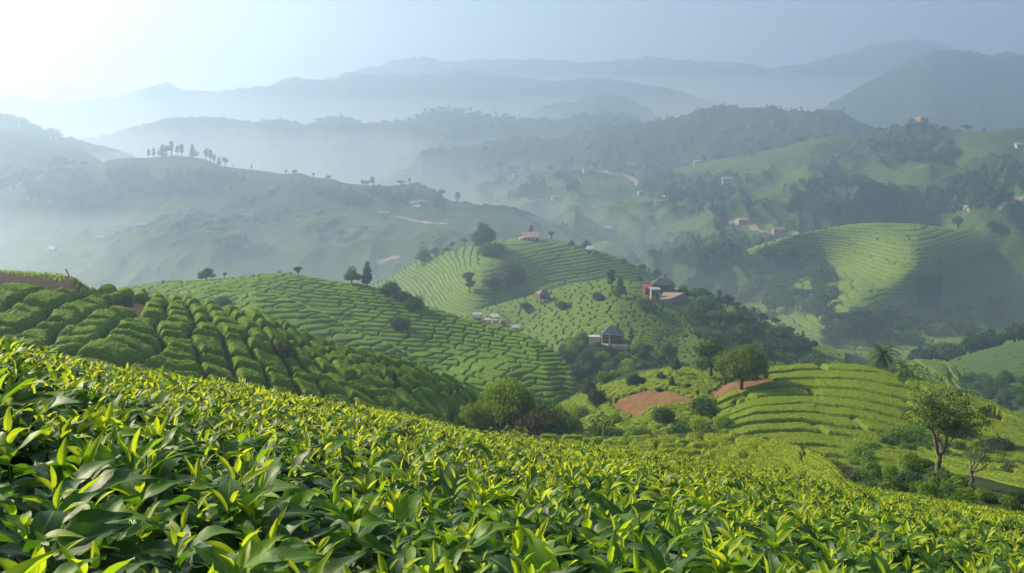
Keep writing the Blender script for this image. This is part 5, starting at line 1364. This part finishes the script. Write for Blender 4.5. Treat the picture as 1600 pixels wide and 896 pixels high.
# mauve roof house on stilts
p = W(Fh, 849, 474)
v = house(p + Vector((0, 0, 1.8)), 3.6, 3.2, 1.5, 'maroon', 'mauve', 'hip', 1.5, 0.35, 'small house with a mauve hipped roof standing on stilts among tea plots', 2, False, base=0.1, frame='white')
posts(v, (-1.6, 0, 1.6), (-1.4, 1.4), 0, 'wood', z0=-2.6)
# slate roofed house with the turquoise sheet
p = W(Fh, 956, 538) + Vector((0, 0, 0.9))
v = house(p, 4.9, 4.2, 2.1, 'wood', 'slate', 'hip', 2.1, -0.15, 'house with a large dark slate roof and a white veranda post', 1, True, base=1.5)
posts(v, (-2.9, 2.9), (-3.1,), 2.2, 'wood'); part('post', [(-0.7, -3.2, -0.8, -0.4, -2.9, 2.6)], 'white', v, 'thick white veranda post')
part('veranda_roof', [(-3.1, -3.4, 2.27, 3.1, -2.68, 2.38)], 'slate', v)
part('side_wall', [(-6.2, -1.5, -1.2, -2.85, 0.5, 1.3)], 'cream', v); part('terrace', [(-5, -4.4, -1.4, 4.2, -2.3, -0.25)], 'cream', v)
a = bpy.data.objects.new('tarpaulin', np_mesh('tarp', *(lambda g: (np.stack([g[0] * 4.0, g[1] * 1.6, 0.25 + 0.18 * fbm(g[0] * 4, g[1] * 4, 3, 5) + 0.5 * g[1]], -1).reshape(-1, 3), grid_faces(14, 30)))(np.meshgrid(np.linspace(-.5, .5, 30), np.linspace(-.5, .5, 14))), [P_['tarp']], True))
a.location = W(Fh, 970, 547) + Vector((0, 0, 0.7)); link(a, None, None, 'crumpled turquoise sheet on the ground in front of the slate roofed house', 'tarpaulin')
# red building with slate hall and earth terrace
p = W(Fh, 1036, 458) + Vector((0, 0, 0.8))
v = house(p, 7.2, 5.0, 2.4, 'wood', 'slate', 'hip', 1.9, -0.1, 'dark slate roofed hall behind the earth terrace on the house hill', 2, True, base=2)
p2 = W(Fh, 1012, 461) + Vector((0, 0, 0.8))
v = house(p2, 2.4, 2.6, 1.7, 'maroon', 'red', 'shed', 0.7, 0.1, 'low building with a bright red roof left of the slate roofed hall', 2, False, base=2.2)
p3 = W(Fh, 1023, 471) + Vector((0, 0, 0.8))
v = house(p3, 2.7, 2.2, 3.2, 'pink', 'tin', 'shed', 0.25, 0.05, 'narrow pink walled kiosk in front of the slate roofed hall', 1, True, base=1.2)
part('banner', [(-1.3, -1.25, 2.2, 0.1, -1.17, 3.0)], 'blue', v); part('banner', [(0.3, -1.25, 1.6, 0.8, -1.17, 3.0)], 'red', v, 'red banner')
tp = [W(Fh, x, y) for x, y in ((1030, 474), (1050, 476), (1072, 470), (1060, 460), (1040, 456))]
cz = max(t.z for t in tp[:3]) + 0.9
tv = [(t.x, t.y, cz) for t in tp] + [(t.x, t.y, cz - 2.6) for t in tp]
me = bpy.data.meshes.new('terrace'); me.from_pydata(tv, [], [(0, 1, 2, 3, 4), (9, 8, 7, 6, 5)] + [(i, i + 5, (i + 1) % 5 + 5, (i + 1) % 5) for i in range(5)]); me.materials.append(P_['road'])
obj('terrace', me, kind='structure')
part_w = W(Fh, 996, 452)
a = bpy.data.objects.new('low_wall', None); a.location = part_w; link(a, None, None, 'low brown earthen wall left of the red roofed building', 'wall')
part('wall', [(-2.3, -0.15, -0.6, 2.3, 0.15, 0.7)], 'cream', a); part('coping', [(-2.35, -0.2, 0.703, 2.35, 0.2, 0.8)], 'wood', a)
def car(p, rz, col, label):
    r = bpy.data.objects.new('parked_car', None); r.location = p; r.rotation_euler = (0, 0, rz); link(r, None, None, label, 'car')
    prof = [(-2.05, .35), (-2.05, .85), (-1.25, 1.0), (-0.75, 1.45), (0.75, 1.47), (1.45, .98), (2.05, .88), (2.1, .35)]
    n = len(prof); V = [(x, -.82, z) for x, z in prof] + [(x, .82, z) for x, z in prof]
    me = bpy.data.meshes.new('body'); me.from_pydata(V, [], [tuple(range(n)), tuple(range(2 * n - 1, n - 1, -1))] + [(i, i + n, (i + 1) % n + n, (i + 1) % n) for i in range(n)]); me.materials.append(P_[col]); me.update()
    link(bpy.data.objects.new('body', me), r)
    part('window', [(-1.0, -.835, 1.03, 1.1, .835, 1.36)], 'glass', r)
    for x in (-1.25, 1.3):
        for y in (-.8, .8):
            V, Fq = tube([(x, y - .09, .33), (x, y - .088, .33), (x, y + .088, .33), (x, y + .09, .33)], [0.01, .33, .33, 0.01], 14); part('wheel', (V, Fq), 'black', r)
    return r
car(W(Fh, 1058, 459) + Vector((0, 0, .3)), 0.3, 'white', 'white parked car right behind the earth terrace')
car(W(Fh, 1066, 462) + Vector((0, 0, .3)), -0.2, 'tin', 'grey parked car at the right end of the earth terrace')
# market stalls between the hills
def stall(p, w, d, h, body, top, label, tilt=0.3, rz=0.0):
    r = bpy.data.objects.new('market_stall', None); r.location = p; r.rotation_euler = (0, 0, rz); link(r, None, None, label, 'market stall')
    V, Fq = roof_mesh(w, d, h, tilt, 'shed', 0.25, 0.06); link(bpy.data.objects.new('canopy', np_mesh('canopy', V, Fq, [P_[top]])), r)
    posts(r, (-w/2 + .06, w/2 - .06), (-d/2 + .06, d/2 - .06), h, 'wood', 0.05, -1.5); part('counter', [(-w/2 + .2, -d/2 + .2, -1, w/2 - .2, d/2 - .4, h * .62)], body, r)
    return r
def lift(h, px, pybase, y=None):
    """a point on the ground of a hill seen at this pixel"""
    return W(h, px, pybase)
stall(lift(Fh, 746, 506), 2.7, 2.2, 3.3, 'maroon', 'tin', 'maroon stall with a pale blue canopy beside the tall dark tree', rz=-.1)
stall(lift(Fh, 773, 509), 2.2, 2.0, 3.2, 'white', 'white', 'stall with a tilted white canopy, middle of the stalls', 0.5, rz=.25)
stall(lift(Fh, 762, 508), 1.8, 1.5, 1.9, 'orange2', 'concrete', 'low stall with orange goods left of the tilted white canopy', 0.2)
stall(lift(Fh, 806, 519), 2.0, 1.8, 1.7, 'wood', 'tin', 'little brown hut with a pale roof right of the red parasol', 0.3)
r = bpy.data.objects.new('parasol', None); r.location = lift(Fh, 784, 513); link(r, None, None, 'round red parasol at the right of the market stalls', 'parasol')
V, Fq = tube([(0, 0, 2.6), (0, 0, 2.4), (0, 0, 1.9), (0, 0, 1.5)], [0.05, 0.55, 1.05, 1.2], 10); part('canopy', (V, Fq), 'red', r); part('pole', [(-.04, -.04, -1, .04, .04, 2.62)], 'white', r)
r = bpy.data.objects.new('white_tarpaulin', np_mesh('sheet', *(lambda g: (np.stack([g[0] * 2.2, g[1] * 1.4, 0.9 - abs(g[0]) * 1.2 + 0.15 * fbm(g[0] * 5, g[1] * 5, 3, 6)], -1).reshape(-1, 3), grid_faces(12, 24)))(np.meshgrid(np.linspace(-.5, .5, 24), np.linspace(-.5, .5, 12))), [P_['white']], True))
r.location = lift(Fh, 777, 511); link(r, None, None, 'white sheet draped over goods left of the red parasol', 'tarpaulin')

# small hazy houses on the slopes
HH = [('hill_left_hazy', 599, 338, 9, 4, 'white', 'tin', 'gable', 'long white house at the end of the hazy dirt road'), ('hill_left_hazy', 645, 322, 6, 5, 'white', 'tin', 'gable', 'white house at the left of the hazy hamlet'),
      ('hill_left_hazy', 652, 328, 5, 4, 'white', 'tin', 'shed', 'lowest little white house of the hazy hamlet'), ('hill_left_hazy', 659, 320, 7, 5, 'pink', 'salmon', 'gable', 'reddish roofed house at the right of the hazy hamlet'),
      ('hill_left_hazy', 222, 357, 7, 5, 'white', 'tin', 'gable', 'uppermost faint white house on the hazy left slope'),
      ('hill_left_hazy', 158, 376, 6, 4, 'white', 'tin', 'gable', 'faint white house low on the hazy left slope'),
      ('hill_left_hazy', 82, 394, 6, 4, 'white', 'tin', 'gable', 'lowest faint white house near the left edge'), (I_, 918, 268, 12, 5, 'cream', 'salmon', 'gable', 'long pinkish house at the upper end of the far dirt road'),
      (I_, 1001, 304, 6, 5, 'white', 'salmon', 'hip', 'small house with a pinkish roof below the far dirt road'), (I_, 1028, 319, 6, 5, 'white', 'tile', 'gable', 'small red roofed white house among hazy trees'),
      (I_, 1040, 312, 6, 4, 'white', 'tin', 'shed', 'pale shed right above the small red roofed white house'), (I_, 1137, 284, 10, 5, 'white', 'tin', 'gable', 'white roofed farmhouse in the middle of the right hills'),
      (I_, 1163, 349, 8, 5, 'pink', 'tile', 'hip', 'pink house with a red roof at the bend of the dirt road'),
      (I_, 1216, 364, 8, 5, 'pink', 'salmon', 'gable', 'pink walled house beside the lower dirt road'), (I_, 985, 252, 10, 5, 'white', 'tin', 'gable', 'faint white house below the dark ridge'),
      (I_, 1090, 256, 9, 5, 'white', 'tin', 'gable', 'pale house on the upper rim of the right hills'),
      (I_, 824, 277, 9, 5, 'white', 'tin', 'gable', 'white house on the misty valley rim'), (I_, 806, 276, 7, 5, 'white', 'tin', 'gable', 'white house left of the other on the misty valley rim'),
      (I_, 866, 312, 6, 4, 'white', 'tin', 'gable', 'tiny white house low in the misty valley'), (I_, 1592, 231, 5, 4, 'white', 'tin', 'gable', 'white house high at the right edge'),
      (I_, 952, 361, 5, 4, 'white', 'tin', 'gable', 'tiny white house on the tea slope at the valley mouth'), (G, 922, 398, 3.4, 3, 'white', 'tin', 'shed', 'little white roofed shed on the right shoulder of the misty hill')]
for (h, px, py, w, d, wl, rf, kd, lb) in HH:
    house(W(h, px, py), w, d, 2.8, wl, rf, kd, 1.3, random.Random(px).uniform(-.4, .4), lb, 2, True, group='small hazy houses', base=1.8)

def ribbon(name, h, pts, width, label, lift=0.35, on_crest=False):
    P = np.array(pts, float); d = np.concatenate([[0], np.cumsum(np.hypot(*np.diff(P, axis=0).T))]); t = np.arange(0, d[-1], 3.0)
    xs = gauss_smooth(np.interp(t, d, P[:, 0]), 1.5); ys = gauss_smooth(np.interp(t, d, P[:, 1]), 1.5)
    C = np.array([(crest(h, a) if on_crest else W(h, a, b)) for a, b in zip(xs, ys)])
    if on_crest: C[:, 1] = gauss_smooth(C[:, 1], 3)
    T = np.gradient(C, axis=0); T[:, 2] = 0; T /= np.linalg.norm(T, axis=1)[:, None] + 1e-9
    Sd = np.stack([-T[:, 1], T[:, 0], 0 * T[:, 0]], -1); L = []
    for k in (-0.5, 0, 0.5):
        q = C + Sd * width * k * (1 + 0.25 * np.sin(t * 0.31)[:, None])
        q[:, 2] = [H_[h].depth(800 + F * a[0] / a[1], a[1]).z + lift for a in q]; L.append(q)
    V = np.stack(L, 1).reshape(-1, 3)
    o = obj(name, np_mesh(name, V, grid_faces(len(C), 3), [P_['road']], True), kind='structure'); o['label'] = label
ribbon('dirt_road', I_, [(905, 262), (925, 266), (950, 270), (975, 274), (992, 281), (998, 291)], 5, 'far dirt road curving down the misty slope')
ribbon('dirt_road', I_, [(1138, 350), (1150, 347), (1163, 352), (1176, 352), (1180, 360), (1195, 364), (1220, 366), (1250, 367)], 5, 'dirt road passing the pink houses')
ribbon('dirt_road', 'hill_terraced', [(1498, 361), (1520, 364), (1545, 367), (1570, 374), (1600, 381), (1640, 388)], 5, 'dirt road along the crest of the terraced hill', 1.6, True)
ribbon('dirt_road', I_, [(1498, 323), (1510, 326), (1520, 327)], 3, 'short pale path at the right'); ribbon('dirt_road', I_, [(1560, 326), (1572, 316), (1584, 312), (1600, 312)], 3, 'pale track at the right edge')
ribbon('dirt_road', 'hill_left_hazy', [(590, 413), (600, 408), (612, 404), (625, 402)], 5, 'pale track between the hazy hill and the misty hill')
ribbon('dirt_road', 'hill_left_hazy', [(605, 339), (622, 339), (640, 344), (670, 349), (700, 350)], 4, 'dirt road by the long white house')
ribbon('dirt_road', Fh, [(975, 570), (1000, 569), (1030, 573), (1060, 575)], 2.5, 'reddish track below the slate roofed house', 0.25)
# leaning post on the earth bank
p = crest('hill_tea_blocks', 108)
r = bpy.data.objects.new('leaning_post', None); r.location = p; r.rotation_euler = (0, R(-24), 0); link(r, None, None, 'leaning wooden post on the bare earth bank at the left', 'post')
V, Fq = tube([(0, 0, -.3), (0.01, 0, .3), (-.01, 0, .72), (-.01, 0, .74)], [.055, .05, .045, .01], 8); part('post', (V, Fq), 'wood', r)
V, Fq = tube([(0, 0, .6), (-.09, 0, .68)], [.022, .015], 6); part('stub', (V, Fq), 'wood', r)
